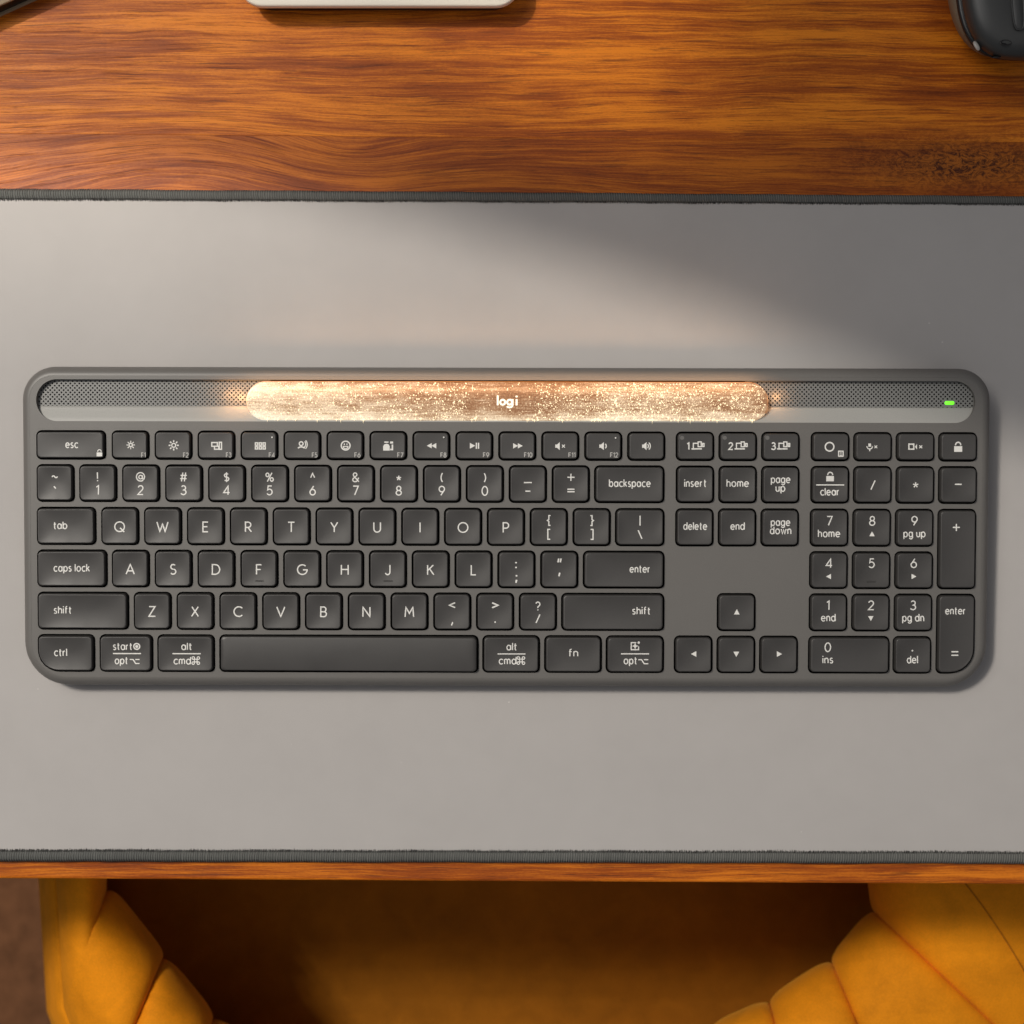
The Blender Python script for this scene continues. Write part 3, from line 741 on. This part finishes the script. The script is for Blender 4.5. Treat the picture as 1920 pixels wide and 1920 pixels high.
# function row icons
def icon(n, fn, lab, small=None):
    k = KD[n]; i = Ink(); fn(i); put(k, i, name='icon'); k['ob']['label'] = lab
    if small:
        t, x0, x1 = small; i = Ink(); i.text(t, 854.9, 8.2, 1.5, x0=x0, x1=x1, gap=.28); put(k, i, M['ink_dim'])
def rays(i, x, y, r0, r1, w):
    for a in range(8):
        c, s = math.cos(a*math.pi/4), math.sin(a*math.pi/4); i.stroke([(x+c*r0, y+s*r0), (x+c*r1, y+s*r1)], w)
icon('F1', lambda i: (i.ring(244.9, 832, 3.1, 1.9), rays(i, 244.9, 832, 4.4, 8, 1.7)), 'short key with a small sun icon', ('F1', 264.6, 273.3))
icon('F2', lambda i: (i.ring(325.5, 832.6, 3.7, 2), rays(i, 325.5, 832.6, 6, 9.6, 2.4)), 'short key with a large sun icon', ('F2', 343.2, 353.6))
icon('F3', lambda i: (i.frame(397, 827.5, 407.5, 834.5, 2.2), i.frame(402, 834.5, 410, 840, 2.2), i.frame(411, 827, 415.3, 840.2, 2.2)), 'short key with an overlapping windows icon', ('F3', 423.6, 434.2))
def i_pad(i):
    for a in range(3):
        for b in range(2): i.frame(478.6+a*7.2, 828+b*7.3, 482.9+a*7.2, 832.6+b*7.1, 2.1)
icon('F4', i_pad, 'short key with a six square grid icon', ('F4', 503.8, 515.5))
icon('F5', lambda i: (i.ring(564.6, 829.6, 3.6, 2.2), i.ring(564.8, 845, 9.4, 2.4, 132, 48), i.ring(564.6, 830.5, 8.4, 1.8, 38, -45), i.ring(564.6, 831, 11.4, 1.8, 42, -45)), 'short key with a speaking head icon', ('F5', 584.6, 595.4))
icon('F6', lambda i: (i.ring(648, 833.3, 8.3, 2.3), i.rect(643.2, 834, 652.8, 835.6), i.ring(648, 834.6, 4.6, 1.7, 180, 360), i.rect(644.6, 829.4, 646.4, 832.2), i.rect(649.6, 829.4, 651.4, 832.2)), 'short key with a smiling face icon', ('F6', 664.4, 676.2))
def i_shot(i):
    i.fill([(718.3, 842.5), (718.3, 834.5), (720.3, 831), (724.5, 829.6), (728.6, 831), (730.6, 834.5), (730.6, 842.5)])
    i.rect(720.6, 825.6, 728.2, 828); i.rect(731.4, 825.6, 737, 829.4); i.rect(734.2, 831.2, 737.2, 842); i.rect(731.5, 839, 734, 842)
icon('F7', i_shot, 'short key with a screen capture icon', ('F7', 744.8, 756.4))
icon('F8', lambda i: (tri(i, 804.8, 833.5, 'l', 5), tri(i, 813.4, 833.5, 'l', 5)), 'short key with a rewind icon', ('F8', 825.8, 837.3))
icon('F9', lambda i: (tri(i, 886, 833.6, 'r', 5.4), i.rect(892, 828, 894.4, 839.2), i.rect(896, 828, 898.4, 839.2)), 'short key with a play and pause icon', ('F9', 905.6, 917.5))
icon('F10', lambda i: (tri(i, 966.8, 833.8, 'r', 5), tri(i, 975.6, 833.8, 'r', 5)), 'short key with a fast forward icon', ('F10', 982.6, 998.3))
def spk(i, x, y): i.fill([(x-7, y-3), (x-3.8, y-3), (x+1.4, y-7.4), (x+1.4, y+7.4), (x-3.8, y+3), (x-7, y+3)])
def xx(i, x, y, s=2.6, w=1.7): i.stroke([(x-s, y-s), (x+s, y+s)], w); i.stroke([(x-s, y+s), (x+s, y-s)], w)
icon('F11', lambda i: (spk(i, 1048.2, 834.2), xx(i, 1056.6, 834.2)), 'short key with a muted speaker icon', ('F11', 1065.8, 1079.3))
icon('F12', lambda i: (spk(i, 1131, 834.2), i.ring(1131.5, 834.2, 5.4, 2, 48, -48)), 'short key with a quiet speaker icon', ('F12', 1144.1, 1159.2))
icon('volume up', lambda i: (spk(i, 1211, 834.2), i.ring(1211, 834.2, 5, 1.8, 48, -48), i.ring(1211, 834.2, 8.6, 1.8, 48, -48)), 'short key with a loud speaker icon')
for n, d, dx, x in (('device 1', '1', 1290.4, 1296.6), ('device 2', '2', 1370.2, 1377.4), ('device 3', '3', 1450.4, 1457.2)):
    def i_dev(i, x=x, d=d, dx=dx):
        i.text(d, 840.6, 12.6, 2.3, cx=dx)
        i.rect(x, 838.2, x+19.5, 840.6); i.stroke([(x+12, 829), (x+3.6, 829), (x+3.6, 838)], 2.2)
        i.frame(x+12.5, 826.4, x+18.4, 835.4, 2.1); i.frame(x+20.8, 829.4, x+23.6, 835, 2.0)
    icon(n, i_dev, 'short key printed %s with a row of devices' % d)
def i_circ(i):
    i.ring(1555.6, 835.4, 8.1, 2.6); i.frame(1572.6, 843.6, 1581, 853, 2.0)
    for b in range(3): i.rect(1575.3, 846+b*2.4, 1578.4, 847.2+b*2.4)
icon('circle', i_circ, 'short key with a circle and a calculator icon')
def i_mic(i): i.stroke([(1630.8, 829.4), (1630.8, 835.4)], 5); i.ring(1630.8, 834.6, 5.2, 1.9, 180, 360); i.rect(1629.8, 840, 1631.8, 843.6); xx(i, 1642.4, 835.6, 2.4)
icon('microphone off', i_mic, 'short key with a muted microphone icon')
icon('camera off', lambda i: (i.frame(1704.4, 830.6, 1713.6, 840, 2.4), i.fill([(1716, 835.4), (1719.6, 830.4), (1719.6, 840.6)]), xx(i, 1726.6, 835.6, 2.6)), 'short key with a switched off camera icon')
icon('lock', lambda i: padlock(i, 1796.8, 836, 1.04), 'short key with a padlock icon')
M['hole'] = plastic('dot_black', (.01, .01, .01), .7, .1, bump=0); M['led'] = plastic('dull_led_lens', (.13, .125, .12), .4, .4, bump=0)
for n, x, y, r in (('F4', 510, 817.8, 1.5), ('F8', 832, 817.8, 1.5), ('F12', 1154.3, 818.8, 1.5)):
    i = Ink(); i.disc(x+1, y+.8, r*1.2); put(KD[n], i, M['hole'], 'indicator_hole'); i = Ink(); i.n = 12; i.disc(x, y, r); put(KD[n], i, M['ink'], 'indicator_dot')
for n, x in (('device 1', 1279), ('device 2', 1359), ('device 3', 1439)):
    i = Ink(); i.disc(x, 818.8, 3.9); put(KD[n], i, M['led'], 'indicator_dot')
KD['space bar']['ob']['label'] = 'long blank space bar'
# raised homing bars
for n, x0, x1, y in (('F', 478.5, 494, 1087.4), ('J', 719, 736, 1087.6), ('pad 5', 1625.5, 1642, 1088.8)):
    k = KD[n]; a = nom(x0, y, CAP); b = nom(x1, y, CAP); zb = T+CAP+dish(k, *a); vs = []
    for dx, dz, dy in ((0, 0, 1.5), (.6, .00038, .55)):
        for (x, yy) in ((a[0]+dx, a[1]-dy), (a[0]+dx, a[1]+dy), (b[0]-dx, a[1]+dy), (b[0]-dx, a[1]-dy)): vs.append(tuple(Vector(K(x, yy, zb-.0001+dz))-k['c0']))
    mesh('homing_bar', vs, [(4, 5, 6, 7)]+[(i, (i+1) % 4, (i+1) % 4+4, i+4) for i in range(4)], M['key'], k['ob'])

# ------------------------------------------------ speaker channel, ledge, light bar
ZG = T-.0028
GY1 = CH[1]+50.5
cell = Acc()
px_, py_ = 4.2, 4.2
bar_x0, bar_x1 = nom(461.5, 751)[0], nom(1441, 751)[0]
led = nom(1783.5, 753.6)
ny = int((GY1-CH[1]+6)/py_); 
for j in range(-1, ny):
    cy = CH[1]-1+j*py_+py_
    if cy > GY1-1: continue
    for i in range(int((CH[2]-CH[0])/(2*px_))+2):
        cx = CH[0]-2+i*2*px_+(px_ if j % 2 else 0)
        if bar_x0+44 < cx < bar_x1-44: continue
        if abs(cx-led[0]) < 11 and abs(cy-led[1]) < 5: hr = 0
        else: hr = 1
        o = [(px_, 0), (px_/2, -py_/2), (0, -py_), (-px_/2, -py_/2), (-px_, 0), (-px_/2, py_/2), (0, py_), (px_/2, py_/2)]
        pts = [(cx+a, cy+b) for a, b in o]
        if hr == 0:
            cell.add([K(x, y, ZG) for x, y in (pts[0], pts[2], pts[4], pts[6])], [(0, 1, 2, 3)]); continue
        hx, hy = 1.8, 1.8
        h = [(cx+hx*math.cos(q*math.pi/4), cy-hy*math.sin(q*math.pi/4)) for q in range(8)]
        vs = [K(x, y, ZG) for x, y in pts]+[K(x, y, ZG) for x, y in h]+[K(x, y, ZG-.0004) for x, y in h]
        fs = []
        for q in range(8):
            r = (q+1) % 8; fs.append((q, r, 8+r, 8+q)); fs.append((8+q, 8+r, 16+r, 16+q))
        cell.add(vs, fs)
cell.build('speaker_grille', M['grille'], kb)
# smooth ledge along the lower side of the channel
vs = []; fs = []
lp = [(GY1-1.5, ZG-.0003), (GY1-1, ZG+.00012), (GY1+3, ZG+.0004), (GY1+11, ZG+.0011), (GY1+20, ZG+.0020), (CH[3]-.3, T-.00025), (CH[3]+3, T-.00025)]
nx = 40
for i in range(nx+1):
    x = CH[0]-3+(CH[2]-CH[0]+6)*i/nx
    for (y, z) in lp: vs.append(K(x, y, z))
m = len(lp)
for i in range(nx):
    for j in range(m-1): fs.append((i*m+j, i*m+j+1, (i+1)*m+j+1, (i+1)*m+j))
mesh('channel_ledge', vs, fs, M['ledge'], kb, True)
# light bar
b0 = nom(461.5, 751); by0, by1 = CH[1]+3.2, CH[3]-2.2
BRD = ((by1-by0)/2-.2, 37, 33, (by1-by0)/2-.2)
bx0, bx1 = bar_x0, bar_x1; bcx, bcy = (bx0+bx1)/2, (by0+by1)/2
hh = (by1-by0)/2
def bz(y): 
    u = max(-1, min(1, (y-bcy)/hh)); return T-.0004+.0013*math.sqrt(max(0, 1-(u*.97)**2))
def off(pts): return pts
bar = bpy.data.objects.new('x', None)
rings = []
st = (4, 90)
base_off = Vector(K(bcx, bcy, 0))
def KB(x, y, z): return tuple(Vector(K(x, y, z))-base_off)
for ins, z in ((0, T-.0028), (0, T-.0006), (.5, T-.0002)):
    rings.append([KB(x, y, z) for x, y in rrect(bx0, by0, bx1, by1, BRD, ins, 10, st, 2)])
for ins in (1.5, 3.5, 7, 12, 18, 25, 31, 36):
    rings.append([KB(x, y, bz(y)) for x, y in rrect(bx0, by0, bx1, by1, BRD, ins, 10, st, .4)])
v, f = loft(rings); n = len(rings[0]); f.append(tuple(range((len(rings)-1)*n, len(rings)*n)))
bpy.data.objects.remove(bar)
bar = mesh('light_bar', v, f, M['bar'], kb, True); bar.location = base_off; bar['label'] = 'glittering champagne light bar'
# warm light that the bar throws on its surroundings
def kbw(px, py, z): 
    a = nom(px, py); return kb.matrix_basis @ Vector(K(a[0], a[1], z))
bpy.context.view_layer.update()
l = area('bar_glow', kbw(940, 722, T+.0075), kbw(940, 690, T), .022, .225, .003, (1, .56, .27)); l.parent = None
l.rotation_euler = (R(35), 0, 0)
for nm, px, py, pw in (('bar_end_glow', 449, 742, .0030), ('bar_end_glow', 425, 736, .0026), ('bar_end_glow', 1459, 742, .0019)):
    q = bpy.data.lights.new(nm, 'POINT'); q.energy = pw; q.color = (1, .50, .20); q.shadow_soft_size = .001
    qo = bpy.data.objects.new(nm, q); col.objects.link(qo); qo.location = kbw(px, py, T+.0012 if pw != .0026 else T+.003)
# added glowing ring below the bar, stands in for its warm spill
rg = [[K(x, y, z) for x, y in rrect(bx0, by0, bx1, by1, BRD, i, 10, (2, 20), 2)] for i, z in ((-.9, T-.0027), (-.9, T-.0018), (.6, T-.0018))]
v, f = loft(rg); mesh('spill_ring', v, f, M['glow'], kb)
# glitter: tiny flakes in and on the bar, then star flares
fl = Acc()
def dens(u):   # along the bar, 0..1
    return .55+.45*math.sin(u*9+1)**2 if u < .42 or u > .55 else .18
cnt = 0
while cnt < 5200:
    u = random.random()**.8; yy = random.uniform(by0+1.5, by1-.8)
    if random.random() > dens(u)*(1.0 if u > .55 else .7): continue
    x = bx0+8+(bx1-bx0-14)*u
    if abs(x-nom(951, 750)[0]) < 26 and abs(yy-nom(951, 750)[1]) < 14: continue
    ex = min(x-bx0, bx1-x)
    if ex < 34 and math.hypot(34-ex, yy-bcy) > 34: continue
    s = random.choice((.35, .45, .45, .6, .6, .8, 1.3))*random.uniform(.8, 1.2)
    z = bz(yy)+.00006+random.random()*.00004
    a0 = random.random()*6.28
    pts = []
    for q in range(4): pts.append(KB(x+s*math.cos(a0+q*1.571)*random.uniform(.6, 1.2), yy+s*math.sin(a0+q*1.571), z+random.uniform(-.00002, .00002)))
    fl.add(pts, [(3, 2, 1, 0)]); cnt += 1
# four-pointed star flares, painted as small glowing shapes
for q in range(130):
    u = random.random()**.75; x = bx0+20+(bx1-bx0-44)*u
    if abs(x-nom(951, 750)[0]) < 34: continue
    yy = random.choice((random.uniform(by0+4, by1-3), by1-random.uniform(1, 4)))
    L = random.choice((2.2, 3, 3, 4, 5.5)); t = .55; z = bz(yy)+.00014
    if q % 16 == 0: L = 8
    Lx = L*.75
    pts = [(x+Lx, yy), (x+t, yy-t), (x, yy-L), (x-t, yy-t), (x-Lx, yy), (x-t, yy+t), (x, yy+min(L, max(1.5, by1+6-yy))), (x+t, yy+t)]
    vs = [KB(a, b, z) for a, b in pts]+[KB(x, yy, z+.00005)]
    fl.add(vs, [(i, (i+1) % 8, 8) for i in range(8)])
fl.build('glitter_flares', M['flake_flare'], bar, kind='stuff')
# raised lettering on the bar
lg = Ink()
def ring2(cx, cy, r): lg.ring(cx, cy, r, 3.5)
lg.stroke([(933.2, 739.6), (933.2, 758.2)], 3.5); ring2(942.6, 752.4, 4.6); ring2(955.6, 752.4, 4.6)
lg.stroke([(961.2, 746.6), (961.2, 757.6)]+[(955.4+5.8*math.cos(R(a)), 757.6+4.6*math.sin(R(a))) for a in (25, 55, 90, 125, 150)], 3.3)
lg.stroke([(968.6, 746.6), (968.6, 758.4)], 3.6); lg.stroke([(968.6, 740.2), (968.6, 743.4)], 3.6)
vs = []
for (x, y), n in zip(lg.v, lg.lift):
    a, b = nom(x, y, .001); vs.append(KB(a, b, bz(b)+.00022+n*.000004))
o = mesh('logo_lettering', vs, lg.f, M['logo'], bar)
# green status light in the grille
rg = [[K(x, y, z) for x, y in rrect(led[0]-9, led[1]-3.4, led[0]+9, led[1]+3.4, 3.3, i, 5)] for i, z in ((0, ZG-.0002), (0, ZG+.00025), (.9, ZG+.0004))]
v, f = loft(rg, close=K(led[0], led[1], ZG+.00045)); mesh('status_light', v, f, M['green'], kb, True, label='lit green status light')
# feet
for x in (150, 1770):
    for y, h in ((735, .0056), (1250, .001)):
        zb = T-.0112
        rg = [[K(a, b, z) for a, b in rrect(x-45, y-8, x+45, y+8, 8, 0, 4)] for z in (zb-h*.9-.001, zb+.0005)]
        v, f = loft(rg, base=True); mesh('rubber_foot', v, f, M['rubber'], kb)

# ---------------------------------------------------------------- things at the back of the desk
# white rounded slab
st_ = empty('monitor_stand', P(711, -60, DZ), 'cream white slab with rounded corners lying on the wood at the top edge', 'stand')
def slabring(px0, py0, px1, py1, r, z, ins=0, base=(0, 0, 0)):
    out = []
    for x, y in rrect(px0, py0, px1, py1, r, ins, 10):
        p = P(x, y, .011); out.append((p.x-base[0], p.y-base[1], z-base[2]))
    return out
bs = st_.location
rg = [slabring(446, -330, 976, 11, 46, z, i, bs) for z, i in ((.0065, 4), (.0070, 1), (.0078, 0), (.0098, 0), (.0106, 1), (.0110, 3.5))]
v, f = loft(rg, base=True); n = len(rg[0]); f.append(tuple(range(5*n, 6*n))); mesh('top_plate', v, f, M['white'], st_, True)
md = st_.children[0].modifiers.new('EdgeSplit', 'EDGE_SPLIT'); md.split_angle = R(60)
rg = [slabring(462, -316, 962, 0, 40, z, 0, bs) for z in (DZ+.0001, .0067)]
v, f = loft(rg, base=True); n = len(rg[0]); mesh('underside_block', v, f, M['dark'], st_)

# tan notebook corner at the upper left
nb = empty('notebook', P(0, 0, DZ), 'tan notebook whose corner shows at the upper left', 'notebook')
bs = nb.location
def nbring(z, ins):
    # rectangle whose lower right edge runs from (0,13) to (30,0)
    c = P(0, 14, .008); d = Vector((30, 13.5, 0)).normalized(); nn = Vector((d.y, -d.x, 0))
    out = []
    for (u, w_) in ((-.10+ins, -ins), (.16-ins, -ins), (.16-ins, -.2+ins), (-.10+ins, -.2+ins)):
        p = c+d*u+nn*w_; out.append((p.x-bs.x, p.y-bs.y, z-bs.z))
    return out
def nbq(z, ins, off=0):
    c = P(0, 10, .008); d = Vector((30, 13.5, 0)).normalized(); up = Vector((-d.y, d.x, 0))
    out = []
    for (u, w_) in ((-.10+ins, off+ins), (.16-ins, off+ins), (.16-ins, .2-ins), (-.10+ins, .2-ins)):
        p = c+d*u+up*w_; out.append((p.x-bs.x, p.y-bs.y, z-bs.z))
    return out
for nm, z0, z1, mt, off in (('cover', .0066, .0080, M['tan'], 0), ('pages', DZ+.0015, .0066, M['dark'], .0012), ('back_cover', DZ+.0001, DZ+.0015, M['tan'], 0)):
    v, f = loft([nbq(z0, .0003, off), nbq(z0+.0003, 0, off), nbq(z1-.0003, 0, off), nbq(z1, .0003, off)], base=True); f.append((12, 13, 14, 15)); mesh(nm, v, f, mt, nb)

# headphones lying at the upper right: one ear cup in view
hp = empty('headphones', P(1900, -60, DZ), 'charcoal over ear headphones with taupe cushion at the upper right', 'headphones')
bs = hp.location
def ell(cx, cy, rx, ry, z, rot=0, p=2.3, n=56, zz=None, basez=None):
    out = []
    for i in range(n):
        a = 2*math.pi*i/n; c, s = math.cos(a), math.sin(a)
        ux = math.copysign(abs(c)**(2/p), c)*rx; uy = math.copysign(abs(s)**(2/p), s)*ry
        r_ = R(rot); x = ux*math.cos(r_)-uy*math.sin(r_); y = ux*math.sin(r_)+uy*math.cos(r_)
        q = P(cx+x, cy-y, z if zz is None else zz); out.append((q.x-bs.x, q.y-bs.y, z-bs.z))
    return out
rg = []
for ins, z in ((10, DZ+.0005), (2, .001), (0, .006), (0, .012), (3, .017), (9, .0205), (18, .0220), (40, .0222)):
    rg.append(ell(1888, -72, 115-ins, 182-ins, z, 0, 2.6))
v, f = loft(rg, base=True, close=tuple(P(1888, -72, .0222)-bs)); mesh('ear_cushion', v, f, M['cushion'], hp, True)
rg = [ell(1908, -90, 117-i, 204-i, z, -2, 2.9) for i, z in ((8, .0215), (0, .0225), (0, .0265), (3, .0280), (8, .0285))]
v, f = loft(rg, base=True, close=tuple(P(1908, -90, .0285)-bs)); mesh('cup_seal', v, f, M['dark'], hp, True)
rg = []
for ins, z in ((0, .0260), (0, .0300), (2, .0335), (6, .0362), (12, .0382), (20, .0396), (32, .0408), (50, .0418), (80, .0425)):
    rg.append(ell(1912, -84, 111-ins, 197-ins, z, -2, 2.7))
v, f = loft(rg, base=True, close=tuple(P(1912, -84, .0426)-bs)); mesh('ear_cup', v, f, M['cup'], hp, True)
# raised slider with a groove
rg = [ell(1906, -32, rx, ry, z, 4, 4) for rx, ry, z in ((14, 90, .036), (13.2, 89, .0432), (11.5, 87.5, .0438), (10.5, 86, .0428), (9, 84, .0430))]
v, f = loft(rg, close=tuple(P(1906, -32, .0431)-bs)); mesh('slider', v, f, M['cup'], hp, True)
rg = [ell(1886, 80, rx, ry, z, 0, 2, 24) for rx, ry, z in ((11, 6, .026), (11, 6, .0410), (9, 4.4, .0412), (8, 3.6, .0404))]
v, f = loft(rg, close=tuple(P(1886, 80, .0406)-bs)); mesh('button', v, f, M['dark'], hp, True)
rg = [ell(1831, 86, rx, ry, z, -60, 2.4, 24) for rx, ry, z in ((10, 4.5, .024), (10, 4.5, .0352), (8.5, 3.4, .0360))]
v, f = loft(rg, close=tuple(P(1831, 86, .0362)-bs)); mesh('trim_clip', v, f, M['silver'], hp, True)
rg = [ell(1868, 107, rx, ry, z, 4, 2.4, 20) for rx, ry, z in ((9, 1.6, .024), (9, 1.6, .0348))]
v, f = loft(rg, close=tuple(P(1868, 107, .0348)-bs)); mesh('port', v, f, M['dark'], hp, True)

# ---------------------------------------------------------------- armchair below the desk
ch = empty('armchair', P(960, 1900, -.73), 'mustard velvet armchair with padded rolls pulled up to the desk', 'armchair')
cb = ch.location
ST = [((1640, 1470), (2020, 1430)), ((1643, 1712), (2010, 2060)), ((1562, 1808), (1720, 2190)), ((1445, 1884), (1540, 2280)), ((1335, 1932), (1370, 2330)),
      ((1180, 2010), (1200, 2370)), ((1000, 2050), (1000, 2390)), ((820, 2050), (820, 2390)), ((650, 2030), (640, 2340)), ((520, 2000), (470, 2270)),
      ((397, 1915), (330, 2190)), ((302, 1800), (190, 2080)), ((200, 1672), (120, 1890)), ((205, 1440), (92, 1440))]
ZR = -.20
def lerp(a, b, t): return (a[0]+(b[0]-a[0])*t, a[1]+(b[1]-a[1])*t)
def chair_pt(i, a, b):
    """i: roll, a: 0..1 along the rim, b: 0 outer seam .. 1 inner edge .. 2 foot of inner wall"""
    inn = lerp(ST[i][0], ST[i+1][0], a); out = lerp(ST[i][1], ST[i+1][1], a)
    u = 2*a-1; pil = max(0, 1-abs(u)**(6 if i >= 11 else 3.4))**.5
    wide = math.dist(ST[i][0], ST[i+1][0])
    # direction from the outside to the bowl
    dx, dy = inn[0]-out[0], inn[1]-out[1]; L = math.hypot(dx, dy)
    tx, ty = ST[i+1][0][0]-ST[i][0][0], ST[i+1][0][1]-ST[i][0][1]; tl = math.hypot(tx, ty)
    nx_, ny_ = -ty/tl, tx/tl
    if nx_*dx+ny_*dy < 0: nx_, ny_ = -nx_, -ny_
    bulge = min(16, wide*.12) if i < 12 else 0
    pz = 1.0 if (i == 12 and a < .5) or (i == 11 and a > .5) else pil      # the outer two rolls of the left arm merge into one pad
    if b <= 1:
        q = lerp(out, inn, b); k = b**2
        x = q[0]+nx_*(bulge*pil*k); y = q[1]+ny_*(bulge*pil*k)
        arch = math.sin(math.pi*min(1, b*.62+.30))**.9 if b < 1 else 0
        prof_ = (1-abs(2*b*.93+.0-.86)**2.6)
        z = ZR+.050*max(0, prof_)**.55*1.0+.008*pz*(.3+.7*math.sin(math.pi*min(1, b)))
        if b > .93: z -= 0
    else:
        t = b-1
        inset = -10*t
        x = inn[0]+nx_*(bulge*pil*(1-t*.2)+inset*2.5); y = inn[1]+ny_*(bulge*pil*(1-t*.2)+inset*2.5)
        z1 = ZR+.050*max(0, (1-abs(2*.93-.86)**2.6))**.55
        z = z1-(.20)*t
    p = P(x, y, z)
    return (p.x-cb.x, p.y-cb.y, z-cb.z)
for i in range(len(ST)-1):
    na = 22; bs_ = [0, .03, .07, .12, .2, .3, .4, .5, .6, .7, .78, .85, .9, .94, .97, 1.0, 1.06, 1.2, 1.5, 2.0]
    big = math.dist(ST[i][0], ST[i+1][0]) > 200
    vs = []; fs = []
    for q in range(na+1):
        a = .5-.5*math.cos(math.pi*q/na)
        for b in bs_: vs.append(chair_pt(i, a, b))
    m = len(bs_)
    for q in range(na):
        for j in range(m-1): fs.append((q*m+j, q*m+j+1, (q+1)*m+j+1, (q+1)*m+j))
    mesh('padded_roll', vs, fs, M['velvet'], ch, True)
# outer panel along the outside of the rim and the piping between
oc = [s[1] for s in ST]
# smooth outline through the outer points
def catmull(pts, n=8):
    out = []
    for i in range(len(pts)-1):
        p0 = pts[max(0, i-1)]; p1 = pts[i]; p2 = pts[i+1]; p3 = pts[min(len(pts)-1, i+2)]
        for k in range(n):
            t = k/n; out.append(tuple(.5*((2*p1[c])+(-p0[c]+p2[c])*t+(2*p0[c]-5*p1[c]+4*p2[c]-p3[c])*t*t+(-p0[c]+3*p1[c]-3*p2[c]+p3[c])*t**3) for c in range(2)))
    out.append(pts[-1]); return out
ocs = []
for i in range(len(oc)-1):
    for k in range(8): ocs.append(lerp(oc[i], oc[i+1], k/8))
ocs.append(oc[-1])
cx0, cy0 = 1000, 1500
vs = []; fs = []; pr = [(-3, .003), (0, .004), (6, .003), (16, -.006), (26, -.022), (31, -.045), (33, -.10), (30, -.30)]
for i, p in enumerate(ocs):
    a = ocs[max(0, i-1)]; b = ocs[min(len(ocs)-1, i+1)]; tx, ty = b[0]-a[0], b[1]-a[1]; l = math.hypot(tx, ty); nx_, ny_ = ty/l, -tx/l
    if nx_*(p[0]-cx0)+ny_*(p[1]-cy0) < 0: nx_, ny_ = -nx_, -ny_
    for (d, dz) in pr:
        q = P(p[0]+nx_*d, p[1]+ny_*d, ZR+dz); vs.append((q.x-cb.x, q.y-cb.y, ZR+dz-cb.z))
m = len(pr)
for i in range(len(ocs)-1):
    for j in range(m-1): fs.append((i*m+j, (i+1)*m+j, (i+1)*m+j+1, i*m+j+1))
mesh('outer_panel', vs, fs, M['velvet'], ch, True)
def tube(path, r, mat, name, parent, n=6):
    vs = []; fs = []
    for i, p in enumerate(path):
        a = Vector(path[max(0, i-1)]); b = Vector(path[min(len(path)-1, i+1)]); t = (b-a).normalized()
        s = t.cross(Vector((0, 0, 1))).normalized(); u = s.cross(t)
        for k in range(n):
            an = 2*math.pi*k/n; q = Vector(p)+(s*math.cos(an)+u*math.sin(an))*r; vs.append(tuple(q))
    for i in range(len(path)-1):
        for k in range(n): fs.append((i*n+k, i*n+(k+1) % n, (i+1)*n+(k+1) % n, (i+1)*n+k))
    return mesh(name, vs, fs, mat, parent, True)
tube([(P(x, y, ZR+.03).x-cb.x, P(x, y, ZR+.03).y-cb.y, ZR+.0035-cb.z) for x, y in ocs], .0011, M['seam'], 'piping', ch)
# stitched seams across the large right arm
def seam_on(i, a0, b0, a1, b1, n=20):
    pts = []
    for k in range(n+1):
        t = k/n; p = Vector(chair_pt(i, a0+(a1-a0)*t, b0+(b1-b0)*t)); p.z += .0002; pts.append(tuple(p))
    tube(pts, .0004, M['seam'], 'seam', ch, 5)
seam_on(0, .42, .62, .86, .06)
# seat cushion and base
SZ = -.37
def seatring(s, z, zz=SZ):
    out = []
    for i in range(64):
        a = 2*math.pi*i/64; c, sn = math.cos(a), math.sin(a); pw = 2/2.8
        x = math.copysign(abs(c)**pw, c)*.292*s; y = math.copysign(abs(sn)**pw, sn)*.30*s
        out.append((x, y-.02+.0, z-cb.z))
    return out
seat_c = P(950, 1750, SZ)
rg = [seatring(.9, SZ-.13), seatring(.98, SZ-.10), seatring(1.0, SZ-.05), seatring(.985, SZ-.02), seatring(.95, SZ-.004)]+[seatring(s, SZ+.02*(1-s*s)) for s in (.88, .7, .5, .3, .12)]
rg = [[(x+seat_c.x-cb.x, y+seat_c.y-cb.y, z) for x, y, z in r] for r in rg]
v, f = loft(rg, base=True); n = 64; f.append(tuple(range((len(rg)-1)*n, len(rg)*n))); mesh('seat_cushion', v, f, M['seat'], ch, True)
rg = [seatring(1.0, z) for z in (SZ-.20, SZ-.11)]
rg = [[(x+seat_c.x-cb.x, y+seat_c.y-cb.y, z) for x, y, z in r] for r in rg]
v, f = loft(rg, base=True); f.append(tuple(range(64, 128))); mesh('seat_base', v, f, M['seat'], ch)
for sx in (-1, 1):
    for sy in (-1, 1):
        cxx, cyy = seat_c.x-cb.x+sx*.2, seat_c.y-cb.y+sy*.2
        rg = [[(cxx+r*math.cos(q*math.pi/8), cyy+r*math.sin(q*math.pi/8), z) for q in range(16)] for r, z in ((.010, 0.0), (.018, SZ-.195-cb.z))]
        v, f = loft(rg, base=True); mesh('leg', v, f, M['wood'], ch, True)
# legs of the desk
for px in (-420, 2340):
    for py in (-340, 1500):
        p = P(px, py, 0); rg = [[(p.x+sx*r, p.y+sy*r, z) for sx, sy in ((-1, -1), (1, -1), (1, 1), (-1, 1))] for r, z in ((.018, -.7265+.0), (.026, -.0262))]
        v, f = loft(rg, base=True); mesh('leg', v, f, M['wood'], desk)
